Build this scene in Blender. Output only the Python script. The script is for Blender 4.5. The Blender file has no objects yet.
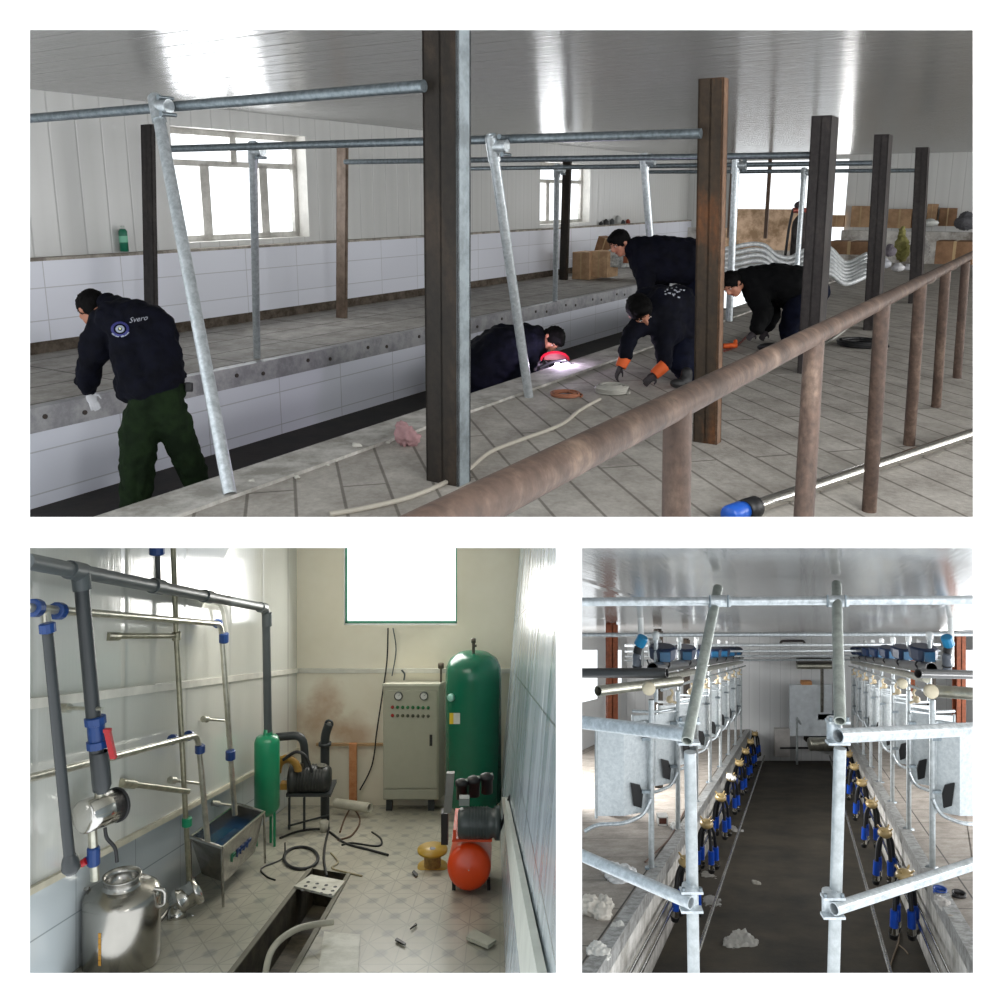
import bpy, bmesh, math, random
from mathutils import Vector, Matrix, noise as mnoise
R = random.Random(7)
sc = bpy.context.scene
COL = sc.collection
F, CX, CY = 900.0, 500.0, 400.0          # lens of the shot, in pixels
X, Y, Z = Vector((1,0,0)), Vector((0,1,0)), Vector((0,0,1))

# ---------------------------------------------------------------- frames of the three rooms
def P(x, y, d): return Vector(((x-CX)/F*d, d, (CY-y)/F*d))
class Room:
    def __init__(s, U, V, W, cam):
        s.U, s.V, s.W = U.normalized(), V.normalized(), W.normalized()
        s.m = Matrix((s.U, s.V, s.W)).transposed(); s.i = s.m.inverted(); s.c = Vector(cam)
    def w(s, u, v, w=0): return s.m @ (Vector((u, v, w)) - s.c)
    def l(s, p): return s.i @ Vector(p) + s.c
    def hit(s, x, y, ax, val):
        r = s.i @ P(x, y, 1); t = (val - s.c[ax]) / r[ax]
        return P(x, y, t)
    def hit_u(s, y, u, h=0):             # floor point on image row y at room coordinate u
        a, b = s.w(u, .5, h), s.w(u, 30, h); d = b-a; return a + d*along_y(a, d, y)
    def g(s, x, y, h=0): return s.hit(x, y, 2, h)
_V = Vector((567,900,202)).normalized(); _U = Vector((1500,-900,-202)).normalized(); _U = (_U - _V*_U.dot(_V)).normalized()
A = Room(_U, _V, _U.cross(_V), (0,0,1.55))
B = Room(Vector((1,0,0)), Vector((-7,900,-246)), Vector((0,0,1)), (0,0,2.16))
D = Room(Vector((1,0,0)), Vector((300,900,-250)), Vector((0,0,1)), (0,0,2.3))
def pix(p): return CX + F*p.x/p.y, CY - F*p.z/p.y
def along(C, d, px):                     # t so that C+d*t falls on image column px
    k = (px-CX)/F; return (k*C.y - C.x) / (d.x - k*d.y)
def along_y(C, d, py):
    k = (CY-py)/F; return (k*C.y - C.z) / (d.z - k*d.y)
def near_top(base, up, x, y):            # point of the ray (x,y) nearest the line base + up*t
    r = P(x, y, 1).normalized(); b = base
    n = up.cross(r); n2 = n.length_squared
    t = (b.cross(up)).dot(n) / n2
    t = ((b.dot(r))*(up.dot(up)) - (b.dot(up))*(up.dot(r))) / (up.dot(up)*1 - up.dot(r)**2)
    return r*t
def pr(p, px): return px*p.y/F           # pixels to metres at the depth of p

# ---------------------------------------------------------------- materials
def lin(c):
    c = [v/255 for v in c[:3]]
    return tuple(v/12.92 if v <= .04045 else ((v+.055)/1.055)**2.4 for v in c) + (1,)
class NT:
    def __init__(s, name):
        s.m = bpy.data.materials.new(name); s.m.use_nodes = True; s.t = s.m.node_tree
        s.b = s.t.nodes['Principled BSDF']; s.L = s.t.links
    def n(s, typ, **k):
        nd = s.t.nodes.new('ShaderNode'+typ)
        for a, v in k.items():
            if a in nd.inputs: nd.inputs[a].default_value = v
            else: setattr(nd, a, v)
        return nd
    def link(s, a, b): s.L.new(a, b)
    def coord(s, kind='Object'):
        return s.n('TexCoord').outputs[kind]
    def noise(s, scale, detail=4, co=None, rough=.6, stretch=None):
        co = co or s.coord()
        if stretch:
            mp = s.n('Mapping'); mp.inputs['Scale'].default_value = stretch; s.link(co, mp.inputs[0]); co = mp.outputs[0]
        n = s.n('TexNoise', Scale=scale, Detail=detail, Roughness=rough); s.link(co, n.inputs['Vector']); return n.outputs['Fac']
    def ramp(s, fac, stops):
        r = s.n('ValToRGB'); e = r.color_ramp.elements
        while len(e) < len(stops): e.new(.5)
        for el, (p, c) in zip(e, stops): el.position = p; el.color = c
        s.link(fac, r.inputs[0]); return r.outputs[0]
    def mix(s, fac, a, b, mode='MIX'):
        m = s.n('Mix', data_type='RGBA', blend_type=mode)
        for k, v in ((0, fac), (6, a), (7, b)):
            if isinstance(v, (int, float, tuple)): m.inputs[k].default_value = v
            else: s.link(v, m.inputs[k])
        return m.outputs[2]
    def bump(s, h, strength=.3, dist=.01, prev=None):
        b = s.n('Bump', Strength=strength, Distance=dist); s.link(h, b.inputs['Height'])
        if prev: s.link(prev, b.inputs['Normal'])
        s.link(b.outputs[0], s.b.inputs['Normal']); return b.outputs[0]
    def set(s, col=None, rough=None, metal=None, **k):
        for key, v in (('Base Color', col), ('Roughness', rough), ('Metallic', metal)):
            if v is None: continue
            if isinstance(v, (int, float, tuple)): s.b.inputs[key].default_value = v
            else: s.link(v, s.b.inputs[key])
        for a, v in k.items(): s.b.inputs[a].default_value = v
        return s.m
_mc = {}
def M(name, col, rough=.5, metal=0, var=.12, vs=6, bump=.15, bs=40, **k):
    if rough > .8 and 'Specular IOR Level' not in k: k['Specular IOR Level'] = .15
    """plain surface with mottling and a fine bump"""
    if name in _mc: return _mc[name]
    t = NT(name); c = lin(col)
    dk = tuple(v*(1-var) for v in c[:3])+(1,); lt = tuple(min(1, v*(1+var)) for v in c[:3])+(1,)
    t.set(t.ramp(t.noise(vs), [(.3, dk), (.7, lt)]), rough, metal, **k)
    if bump: t.bump(t.noise(bs, 3), bump, .004)
    _mc[name] = t.m; return t.m
def M2(name, c1, c2, rough=.6, metal=0, vs=6, lo=.4, hi=.6, bump=.3, bs=30, stretch=None, detail=6):
    if name in _mc: return _mc[name]
    t = NT(name)
    n = t.noise(vs, detail, stretch=stretch, rough=.7)
    t.set(t.ramp(n, [(lo, lin(c1)), (hi, lin(c2))]), rough, metal, **({'Specular IOR Level': .15} if rough > .8 else {}))
    if bump: t.bump(t.noise(bs, 3), bump, .004)
    _mc[name] = t.m; return t.m
def glow(name, col, e):
    t = NT(name); t.set(lin(col), .5); t.b.inputs['Emission Color'].default_value = lin(col); t.b.inputs['Emission Strength'].default_value = e
    return t.m

# ---------------------------------------------------------------- mesh builder (world coordinates)
class MB:
    def __init__(s): s.v, s.f, s.sm, s.uv, s.mi = [], [], [], [], []; s.cur = 0
    def add(s, vs, fs, smooth=False, uvs=None):
        o = len(s.v); s.v += [Vector(p) for p in vs]
        for i, f in enumerate(fs):
            s.f.append([o+j for j in f]); s.sm.append(smooth); s.uv.append(uvs[i] if uvs else None); s.mi.append(s.cur)
        return s
    def quad(s, a, b, c, d, uv=None): return s.add([a,b,c,d], [(0,1,2,3)], False, [uv] if uv else None)
    def box(s, o, a, b, c):
        o, a, b, c = map(Vector, (o, a, b, c))
        v = [o, o+a, o+a+b, o+b, o+c, o+a+c, o+a+b+c, o+b+c]
        fs = [(0,3,2,1),(4,5,6,7),(0,1,5,4),(1,2,6,5),(2,3,7,6),(3,0,4,7)]
        if a.cross(b).dot(c) < 0: fs = [f[::-1] for f in fs]
        A_, B_, C_ = a.length, b.length, c.length
        return s.add(v, fs)
    def cbox(s, ce, a, b, c):            # centre and three full edge vectors
        ce, a, b, c = map(Vector, (ce, a, b, c)); return s.box(ce-(a+b+c)/2, a, b, c)
    def prism(s, pts, d):                # polygon swept by vector d
        n = len(pts); pts = [Vector(p) for p in pts]; d = Vector(d)
        s.add(pts + [p+d for p in pts], [tuple(range(n))[::-1], tuple(range(n, 2*n))] + [(i, (i+1) % n, n+(i+1) % n, n+i) for i in range(n)]); return s
    def frames(s, pts, closed=False):
        n = len(pts); out = []; prev = None
        for i in range(n):
            if closed: t = pts[(i+1) % n]-pts[i-1]
            else: t = pts[min(i+1, n-1)]-pts[max(i-1, 0)]
            t = t.normalized() if t.length > 1e-9 else Vector((0,0,1))
            if prev is None:
                a = t.orthogonal().normalized()
            else:
                a = prev - t*prev.dot(t); a = a.normalized() if a.length > 1e-6 else t.orthogonal().normalized()
            prev = a; out.append((a, t.cross(a)))
        return out
    def tube(s, pts, r, n=12, cap=True, closed=False, flat=1.0):
        pts = [Vector(p) for p in pts]; rs = r if isinstance(r, (list, tuple)) else [r]*len(pts)
        fr = s.frames(pts, closed); vs = []
        for p, rr, (a, b) in zip(pts, rs, fr):
            vs += [p + a*(rr*math.cos(2*math.pi*k/n)) + b*(rr*flat*math.sin(2*math.pi*k/n)) for k in range(n)]
        m = len(pts); fs = []
        for i in range(m if closed else m-1):
            j = (i+1) % m
            fs += [(i*n+k, i*n+(k+1) % n, j*n+(k+1) % n, j*n+k) for k in range(n)]
        s.add(vs, fs, True)
        if cap and not closed:
            s.add(vs[:n], [tuple(range(n))[::-1]]); s.add(vs[-n:], [tuple(range(n))])
        return s
    def cyl(s, a, b, r, n=16): return s.tube([a, b], r, n)
    def pipe(s, a, b, r, t=.004, n=20):  # open pipe, bore visible at the ends
        a, b = Vector(a), Vector(b); s.tube([a, b], r, n, cap=False)
        fr = s.frames([a, b]); q = r-t
        for p, (e, f), sg in ((a, fr[0], 1), (b, fr[1], -1)):
            o = [p+e*(r*math.cos(2*math.pi*k/n))+f*(r*math.sin(2*math.pi*k/n)) for k in range(n)]
            i = [p+e*(q*math.cos(2*math.pi*k/n))+f*(q*math.sin(2*math.pi*k/n)) for k in range(n)]
            s.add(o+i, [(k, n+k, n+(k+1) % n, (k+1) % n) for k in range(n)])
        s.tube([a, b], q, n, cap=False); return s
    def bend(s, pts, rad, k=5):          # polyline with rounded corners
        pts = [Vector(p) for p in pts]; out = [pts[0]]
        for i in range(1, len(pts)-1):
            a, b, c = pts[i-1], pts[i], pts[i+1]
            d1, d2 = (a-b), (c-b); q = min(rad, d1.length*.49, d2.length*.49)
            p1, p2 = b+d1.normalized()*q, b+d2.normalized()*q
            for j in range(k+1):
                t = j/k; out.append(p1*(1-t)**2 + b*2*t*(1-t) + p2*t*t)
        return out + [pts[-1]]
    def lathe(s, prof, o, ax=Z, n=24, smooth=True):
        o, ax = Vector(o), Vector(ax).normalized(); a = ax.orthogonal().normalized(); b = ax.cross(a); vs = []
        for r, h in prof:
            vs += [o+ax*h+a*(r*math.cos(2*math.pi*k/n))+b*(r*math.sin(2*math.pi*k/n)) for k in range(n)]
        s.add(vs, [(i*n+k, i*n+(k+1) % n, (i+1)*n+(k+1) % n, (i+1)*n+k) for i in range(len(prof)-1) for k in range(n)], smooth); return s
    def ell(s, c, ax, ay, az, n=16, m=10):
        c, ax, ay, az = map(Vector, (c, ax, ay, az)); vs = []; fs = []
        for i in range(m+1):
            th = math.pi*i/m
            for k in range(n):
                ph = 2*math.pi*k/n
                vs.append(c+ax*(math.sin(th)*math.cos(ph))+ay*(math.sin(th)*math.sin(ph))+az*math.cos(th))
        for i in range(m):
            for k in range(n):
                fs.append((i*n+k, (i+1)*n+k, (i+1)*n+(k+1) % n, i*n+(k+1) % n))
        s.add(vs, fs, True); return s
    def ball(s, c, r, n=14, m=8): return s.ell(c, X*r, Y*r, Z*r, n, m)
    def ball_limb(s, a, b, ra, rb):      # tapered capsule
        a, b = Vector(a), Vector(b); s.tube([a, b], [ra, rb], 14); s.ball(a, ra); s.ball(b, rb); return s
    def mesh(s, name, org):
        me = bpy.data.meshes.new(name); me.from_pydata([p-org for p in s.v], [], s.f)
        me.polygons.foreach_set('use_smooth', s.sm)
        if any(u for u in s.uv):
            l = me.uv_layers.new(name='UVMap'); k = 0
            for f, u in zip(s.f, s.uv):
                for j in range(len(f)):
                    l.data[k].uv = u[j] if u else (0, 0)
                    k += 1
        if max(s.mi or [0]) > 0: me.polygons.foreach_set('material_index', s.mi)
        return me
    def base(s):
        lo = [min(p[i] for p in s.v) for i in range(3)]; hi = [max(p[i] for p in s.v) for i in range(3)]
        return Vector(((lo[0]+hi[0])/2, (lo[1]+hi[1])/2, lo[2]))
    def part(s, name, mat, parent, bevel=0):
        r = parent
        while r.parent: r = r.parent
        me = s.mesh(name, r.location); mats = mat if isinstance(mat, (list, tuple)) else [mat]
        for m in mats: me.materials.append(m)
        o = bpy.data.objects.new(name, me); COL.objects.link(o); o.parent = parent
        if bevel: bv(o, bevel)
        return o
    def solo(s, name, mat, label=None, cat=None, group=None, kind=None, bevel=0):
        b = s.base(); me = s.mesh(name, b); mats = mat if isinstance(mat, (list, tuple)) else [mat]
        for m in mats: me.materials.append(m)
        o = bpy.data.objects.new(name, me); COL.objects.link(o); o.location = b
        tag(o, label, cat, group, kind)
        if bevel: bv(o, bevel)
        return o
def bv(o, w, seg=2):
    m = o.modifiers.new('bevel', 'BEVEL'); m.width = w; m.segments = seg; m.limit_method = 'ANGLE'; m.angle_limit = .7
def tag(o, label=None, cat=None, group=None, kind=None):
    for k, v in (('label', label), ('category', cat), ('group', group), ('kind', kind)):
        if v: o[k] = v
def thing(name, base, label, cat, group=None, kind=None):
    o = bpy.data.objects.new(name, None); COL.objects.link(o); o.location = Vector(base); o.empty_display_size = .1
    tag(o, label, cat, group, kind); return o
def copy_tree(o, loc=None, label=None, parent=None):
    c = o.copy(); COL.objects.link(c)
    if parent: c.parent = parent
    if loc is not None: c.location = loc
    if label: c['label'] = label
    for ch in list(o.children): copy_tree(ch, None, None, c)
    return c
def struct(mb, name, mat, parent=None):
    if parent: return mb.part(name, mat, parent)
    return mb.solo(name, mat, kind='structure')
def bake(mb, vox, smooth=6, rough=0, rs=9, seed=0):
    """fuse overlapping volumes into one continuous skin (voxel remesh + smoothing, cloth-like folds)"""
    me = mb.mesh('t', Vector((0,0,0))); o = bpy.data.objects.new('t', me); COL.objects.link(o)
    m = o.modifiers.new('r', 'REMESH'); m.mode = 'VOXEL'; m.voxel_size = vox
    if smooth: q = o.modifiers.new('s', 'SMOOTH'); q.iterations = smooth; q.factor = .5
    dg = bpy.context.evaluated_depsgraph_get(); e = o.evaluated_get(dg); me2 = bpy.data.meshes.new_from_object(e)
    bpy.data.objects.remove(o); bpy.data.meshes.remove(me)
    out = MB(); out.v = [v.co.copy() for v in me2.vertices]
    if rough:
        nn = [v.normal.copy() for v in me2.vertices]
        for i, p in enumerate(out.v):
            q = Vector((p.x+seed, p.y, p.z))
            h = abs(mnoise.noise(q*rs))*2-.5 + .5*mnoise.noise(q*rs*2.3)
            out.v[i] = p + nn[i]*h*rough
    for p in me2.polygons:
        out.f.append(list(p.vertices)); out.sm.append(True); out.uv.append(None); out.mi.append(0)
    bpy.data.meshes.remove(me2); return out
def path(pts, k=6):                      # Catmull-Rom through points
    pts = [Vector(p) for p in pts]; q = [pts[0]]+pts+[pts[-1]]; out = []
    for i in range(1, len(q)-2):
        a, b, c, d = q[i-1:i+3]
        for j in range(k):
            t = j/k; out.append(.5*((2*b)+(c-a)*t+(2*a-5*b+4*c-d)*t*t+(3*b-a-3*c+d)*t**3))
    return out+[pts[-1]]

# ---------------------------------------------------------------- camera, world, view
cam = bpy.data.cameras.new('camera'); co = bpy.data.objects.new('camera', cam); COL.objects.link(co)
co.rotation_euler = (math.pi/2, 0, 0); cam.sensor_width = 36; cam.sensor_fit = 'HORIZONTAL'
cam.lens = F/1000*36; cam.shift_y = -(500-CY)/1000; cam.clip_start = .05; cam.clip_end = 300
sc.camera = co
w = bpy.data.worlds.new('sky'); sc.world = w; w.use_nodes = True
w.node_tree.nodes['Background'].inputs[0].default_value = (.93, .97, 1, 1)
w.node_tree.nodes['Background'].inputs[1].default_value = WORLD = 1.75
sc.view_settings.view_transform = 'Standard'; sc.view_settings.look = 'None'; sc.view_settings.exposure = 0; sc.view_settings.gamma = 1
def area(name, loc, target, sx, sy, power, col=(1,1,1), spread=math.pi):
    l = bpy.data.lights.new(name, 'AREA'); l.shape = 'RECTANGLE'; l.size = sx; l.size_y = sy; l.energy = power; l.color = col; l.spread = spread
    o = bpy.data.objects.new(name, l); COL.objects.link(o); o.location = loc
    o.rotation_euler = (Vector(target)-Vector(loc)).to_track_quat('-Z', 'Y').to_euler(); return o

# ---------------------------------------------------------------- the white wall with three openings
FW = 1.04
def build_front_wall():
    holes = [(30,973,30,517), (30,556,548,973), (582,973,548,973)]
    y0, y1, z = -400, 1500, 0
    m = MB(); th = .05
    xs = [-600, 30, 556, 582, 973, 1600]; ys = [-500, 30, 517, 548, 973, 1600]
    def q(x0, x1, a, b):
        v = [P(x, y, d) for d in (FW-.012, FW) for x, y in ((x0,b),(x1,b),(x1,a),(x0,a))]
        m.add(v, [(0,1,2,3),(7,6,5,4),(0,4,5,1),(1,5,6,2),(2,6,7,3),(3,7,4,0)])
    q(-600, 1600, -500, 30); q(-600, 1600, 973, 1600); q(-600, 30, 30, 973); q(973, 1600, 30, 973)
    q(30, 973, 517, 548); q(556, 582, 548, 973)
    for (a, b, c, d) in holes:           # splayed reveals
        e = 2.0
        cs = [(a, c), (b, c), (b, d), (a, d)]
        k = [(a-e, c-e), (b+e, c-e), (b+e, d+e), (a-e, d+e)]
        for i in range(4):
            j = (i+1) % 4
            m.quad(P(*cs[i], FW), P(*cs[j], FW), P(*k[j], FW+.06), P(*k[i], FW+.06))
    t = M('white_front_paint', (216,216,216), .9, var=0, bump=0)
    struct(m, 'wall_front', t)
build_front_wall()
# ================================================================ ROOM ONE : milking hall under construction
LW, PE, PI_, KB, CE, FARV, LEDGE, PD, PEND = -8.87, -6.44, -6.44, -3.9, 2.6, 24.3, .93, -.76, 19.0
def uvq(mb, room, pts, ax):              # flat face with metric UVs taken from room axes ax
    ps = [room.w(*p) for p in pts]; mb.quad(*ps, uv=[(p[ax[0]], p[ax[1]]) for p in pts])

def tile_mat(name, col, grout, w, h, rough=.25, off=0, mortar=.006, var=.05, dirt=None, freq=2):
    t = NT(name); uv = t.coord('UV')
    b = t.n('TexBrick', offset=off, offset_frequency=freq); t.link(uv, b.inputs['Vector'])
    b.inputs['Scale'].default_value = 1; b.inputs['Brick Width'].default_value = w; b.inputs['Row Height'].default_value = h
    b.inputs['Mortar Size'].default_value = mortar; b.inputs['Mortar Smooth'].default_value = .3
    c = lin(col); b.inputs['Color1'].default_value = c; b.inputs['Color2'].default_value = tuple(v*(1-var) for v in c[:3])+(1,)
    b.inputs['Mortar'].default_value = lin(grout)
    colr = b.outputs['Color']
    if dirt:
        n = t.noise(dirt[1], 8, rough=.65, co=uv); f = t.ramp(n, [(dirt[2], (0,0,0,1)), (dirt[3], (1,1,1,1))])
        colr = t.mix(f, colr, lin(dirt[0]))
        colr = t.mix(t.ramp(t.noise(dirt[1]*7, 6, co=uv), [(.35,(.72,.72,.72,1)), (.65,(1.1,1.1,1.1,1))]), colr, (1,1,1,1), 'MULTIPLY') if False else colr
    t.set(colr, rough); t.bump(b.outputs['Fac'], -.4, .004)
    return t
def panel_mat(name, col, pitch, axis=0, rough=.3, groove=.35, ripple=0, spec=.5, dark=.75):
    """PVC cladding: fine grooves across one UV axis"""
    t = NT(name); uv = t.coord('UV'); sp = t.n('SeparateXYZ'); t.link(uv, sp.inputs[0])
    mu = t.n('Math', operation='MULTIPLY'); t.link(sp.outputs[axis], mu.inputs[0]); mu.inputs[1].default_value = 1/pitch
    fr = t.n('Math', operation='FRACT'); t.link(mu.outputs[0], fr.inputs[0])
    g = t.ramp(fr.outputs[0], [(0,(0,0,0,1)), (.05,(1,1,1,1)), (.5,(.8,.8,.8,1)), (.95,(1,1,1,1)), (1,(0,0,0,1))])
    c = lin(col); dk = tuple(v*dark for v in c[:3])+(1,)
    cc = t.mix(g, dk, c)
    cc = t.mix(t.ramp(t.noise(.9, 5, co=uv), [(.35,(.9,.9,.9,1)),(.65,(1,1,1,1))]), cc, (1,1,1,1), 'MULTIPLY') if False else cc
    t.set(cc, rough, **{'Specular IOR Level': spec})
    pv = t.bump(g, groove, .01)
    if ripple:
        mp = t.n('Mapping'); mp.inputs['Scale'].default_value = (3, 40, 1) if axis == 1 else (40, 3, 1); t.link(uv, mp.inputs[0])
        n = t.n('TexNoise', Scale=1.0, Detail=3); t.link(mp.outputs[0], n.inputs['Vector'])
        t.bump(n.outputs[0], ripple, .01, pv)
    return t
m_wallup = panel_mat('ribbed_wall_panel', (205,206,204), .3, 0, .3, .3).m
m_walllow = tile_mat('white_wall_tile', (225,228,238), (188,190,196), .9, .33, .3).m
m_ceil = panel_mat('glossy_ceiling_panel', (160,160,157), .35, 1, .19, .45, .5, .9, .6).m
# dirty tile floor with long boards of screed
def floor_mat(name, c1, c2, grout, w, h, vs=3, off=0):
    t = NT(name); uv = t.coord('UV')
    b = t.n('TexBrick', offset=off); t.link(uv, b.inputs['Vector']); b.inputs['Scale'].default_value = 1
    b.inputs['Brick Width'].default_value = w; b.inputs['Row Height'].default_value = h; b.inputs['Mortar Size'].default_value = .012; b.inputs['Mortar Smooth'].default_value = .6
    b.inputs['Color1'].default_value = (1,1,1,1); b.inputs['Color2'].default_value = (.93,.93,.93,1); b.inputs['Mortar'].default_value = tuple(v for v in lin(grout))
    n = t.ramp(t.noise(vs, 9, co=uv, rough=.72), [(.32, lin(c1)), (.68, lin(c2))])
    s = t.ramp(t.noise(vs*9, 5, co=uv), [(.3,(.78,.78,.78,1)), (.7,(1,1,1,1))])
    t.set(t.mix(1.0, t.mix(1.0, n, s, 'MULTIPLY'), b.outputs['Color'], 'MULTIPLY'), .75)
    t.bump(t.noise(vs*12, 6, co=uv), .5, .01, t.bump(b.outputs['Fac'], -.5, .01)); return t.m
m_floor1 = floor_mat('dusty_slab_floor', (152,146,138), (200,195,187), (176,174,170), 2.4, .25, off=.37)
m_plat = floor_mat('platform_slab', (140,135,128), (196,192,186), (95,92,90), 1.2, .6)
m_conc = M2('rough_concrete', (128,122,114), (176,170,160), .85, 0, 5, bump=.6, bs=25)
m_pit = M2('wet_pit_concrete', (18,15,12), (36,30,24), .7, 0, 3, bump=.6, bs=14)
m_kerb = M2('plastered_kerb', (150,147,140), (196,193,188), .85, 0, 4, bump=.6, bs=20)
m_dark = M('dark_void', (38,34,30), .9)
m_galv = M2('galvanised_steel', (172,180,184), (214,220,224), .34, .6, 30, .35, .65, bump=.1)
m_galvd = M2('galvanised_steel_dull', (104,114,119), (142,152,158), .38, .7, 30, .35, .65, bump=.1)
m_chrome = M('polished_steel', (205,203,198), .16, 1, var=.05)
m_stain = M2('stainless_steel', (150,148,142), (185,183,178), .24, .9, 8, bump=.05)
m_black = M('black_rubber', (24,24,26), .5)
m_strip = M2('primed_steel_strip', (138,138,142), (170,170,172), .5, .2, 5, bump=.3)

def room_one():
    W_ = A.w
    # floors
    def cut(y, u): return A.l(A.hit_u(y, u)).y
    def cut2(y, u): return A.l(A.hit_u(y, u, PD)).y
    def diag(p): return ((p[0]-p[1])*.7071, (p[0]+p[1])*.7071)
    k = KB+.33; pts = [(k, cut(528, k), 0), (8, cut(528, 8), 0), (8, FARV+1, 0), (k, FARV+1, 0)]
    m = MB(); m.quad(*[W_(*p) for p in pts], uv=[diag(p) for p in pts])
    pts = [(PE, PEND, 0), (k, PEND, 0), (k, FARV+1, 0), (PE, FARV+1, 0)]; m.quad(*[W_(*p) for p in pts], uv=[diag(p) for p in pts]); struct(m, 'floor', m_floor1)
    m = MB(); kv = A.l(A.hit_u(534, KB, -.0)).y; kw = A.l(A.hit_u(534, KB+.33, -.0)).y; m.prism([W_(KB, kv, -.02), W_(KB+.33, kw, -.02), W_(KB+.33, PEND, -.02), W_(KB, PEND, -.02)], A.W*.04); m.box(W_(KB, kv+3, PD), A.U*.33, A.V*(PEND-kv-3), A.W*(-PD)); struct(m, 'trim_1', m_kerb)
    m = MB(); uvq(m, A, [(LW, 2.2, 0), (PE, 2.2, 0), (PE, FARV, 0), (LW, FARV, 0)], (1, 0)); struct(m, 'floor_platform', m_plat)
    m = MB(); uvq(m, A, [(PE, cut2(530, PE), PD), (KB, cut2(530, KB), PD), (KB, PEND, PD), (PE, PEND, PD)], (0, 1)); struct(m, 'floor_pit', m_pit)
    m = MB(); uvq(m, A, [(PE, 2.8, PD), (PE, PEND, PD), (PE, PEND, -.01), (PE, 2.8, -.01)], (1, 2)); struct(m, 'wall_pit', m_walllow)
    # steel edging strip with bolt holes along the platform
    t = thing('trim_2', W_(PE, .8, -.18), None, None, kind='structure')
    m = MB(); m.box(W_(PE, 2.4, -.18), A.U*.012, A.V*(PEND-2.4), A.W*.185); m.box(W_(PE-.09, 2.4, .001), A.U*.1, A.V*(PEND-2.4), A.W*.008); m.part('edging_strip', m_strip, t)
    m = MB(); k = 0; v = 2.9
    while v < PEND-.5:
        m.cyl(W_(PE+.01, v, -.07-.035*(k % 2)), W_(PE+.022, v, -.07-.035*(k % 2)), .02, 8); v += (.33, .62)[k % 2]; k += 1
    m.part('bolt_head', M('bolt_dark', (70,62,58), .6, .3), t)
    # left wall: tiled foot, concrete ledge, ribbed cladding with two window openings
    m = MB(); uvq(m, A, [(LW+.12, .8, 0), (LW+.12, FARV, 0), (LW+.12, FARV, LEDGE), (LW+.12, .8, LEDGE)], (1, 2)); struct(m, 'wall_left_tiled', m_walllow)
    m = MB(); m.box(W_(LW-.2, .8, LEDGE), A.U*.33, A.V*(FARV-.8), A.W*.03); struct(m, 'trim_3', m_conc)
    m = MB(); m.box(W_(LW+.12, .8, 0), A.U*.012, A.V*(FARV-.8), A.W*.12); struct(m, 'baseboard_left', M2('dark_wall_foot', (70,62,54), (105,96,86), .9, 0, 7, bump=.5))  # darker brown strip along the foot of the left wall
    def lv(x, y): q = A.l(A.hit(x, y, 0, LW)); return q.y, q.z
    w1 = (lv(174, 180)[0], lv(307, 180)[0], LEDGE+.10, lv(240, 131)[1])
    w2 = (lv(540, 190)[0], lv(590, 190)[0], LEDGE+.10, lv(565, 163)[1])
    m = MB()
    def rect(v0, v1, a, b): uvq(m, A, [(LW, v0, a), (LW, v1, a), (LW, v1, b), (LW, v0, b)], (1, 2))
    rect(.8, w1[0], LEDGE, CE); rect(w1[1], w2[0], LEDGE, CE); rect(w2[1], FARV, LEDGE, CE)
    for q in (w1, w2): rect(q[0], q[1], LEDGE, q[2]); rect(q[0], q[1], q[3], CE)
    struct(m, 'wall_left', m_wallup)
    m_frame = M('window_frame_white', (196,194,188), .5); dayl = None
    for i, (q, cols) in enumerate(((w1, (.28,.72)), (w2, (.3,.7)))):
        v0, v1, a, b = q; t = thing('window_%d' % (i+1), W_(LW-.2, v0, a), None, None, kind='structure')
        m = MB(); d = .25
        m.quad(W_(LW, v0, a), W_(LW-d, v0, a), W_(LW-d, v0, b), W_(LW, v0, b)); m.quad(W_(LW, v1, a), W_(LW-d, v1, a), W_(LW-d, v1, b), W_(LW, v1, b))
        m.quad(W_(LW, v0, a), W_(LW, v1, a), W_(LW-d, v1, a), W_(LW-d, v0, a)); m.quad(W_(LW, v0, b), W_(LW, v1, b), W_(LW-d, v1, b), W_(LW-d, v0, b))
        m.part('window_reveal', m_frame, t)
        m = MB(); o = LW-d; s = .07; H = b-a; L = v1-v0; tr = a+H*.70
        def bar(va, vb, wa, wb): m.box(W_(o, va, wa), A.U*.06, A.V*(vb-va), A.W*(wb-wa))
        bar(v0, v0+s, a, b); bar(v1-s, v1, a, b); bar(v0, v1, a, a+s); bar(v0, v1, b-s, b); bar(v0, v1, tr-s/2, tr+s/2)
        bar(v0+L*cols[0]-s, v0+L*cols[0]+s, a, tr); bar(v0+L*cols[1]-s, v0+L*cols[1]+s, a, tr); bar(v0+L*.5-s*.7, v0+L*.5+s*.7, tr, b)
        m.part('window_frame', M2('bloom_lightened_frame', (170,168,162), (205,203,198), .6, 0, 3), t)  # frame colour lightened to stand in for bloom from the window
    # far wall with the wide opening at right
    def fv(x, y): q = A.l(A.hit(x, y, 1, FARV)); return q.x, q.z
    ux0, ux1 = fv(729, 200)[0], fv(846, 200)[0]; zb = fv(790, 243)[1]; zb = .22
    fl = fv(790, 229)[1]
    m = MB()
    def rect(u0, u1, a, b): uvq(m, A, [(u0, FARV, a), (u1, FARV, a), (u1, FARV, b), (u0, FARV, b)], (0, 2))
    rect(LW-.3, ux0, fl, CE); rect(ux1, 8, fl, CE); rect(ux0, ux1, CE-.1, CE); struct(m, 'wall_back', m_wallup)
    m = MB(); 
    def rect(u0, u1, a, b): uvq(m, A, [(u0, FARV-.25, a), (u1, FARV-.25, a), (u1, FARV-.25, b), (u0, FARV-.25, b)], (0, 2))
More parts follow.
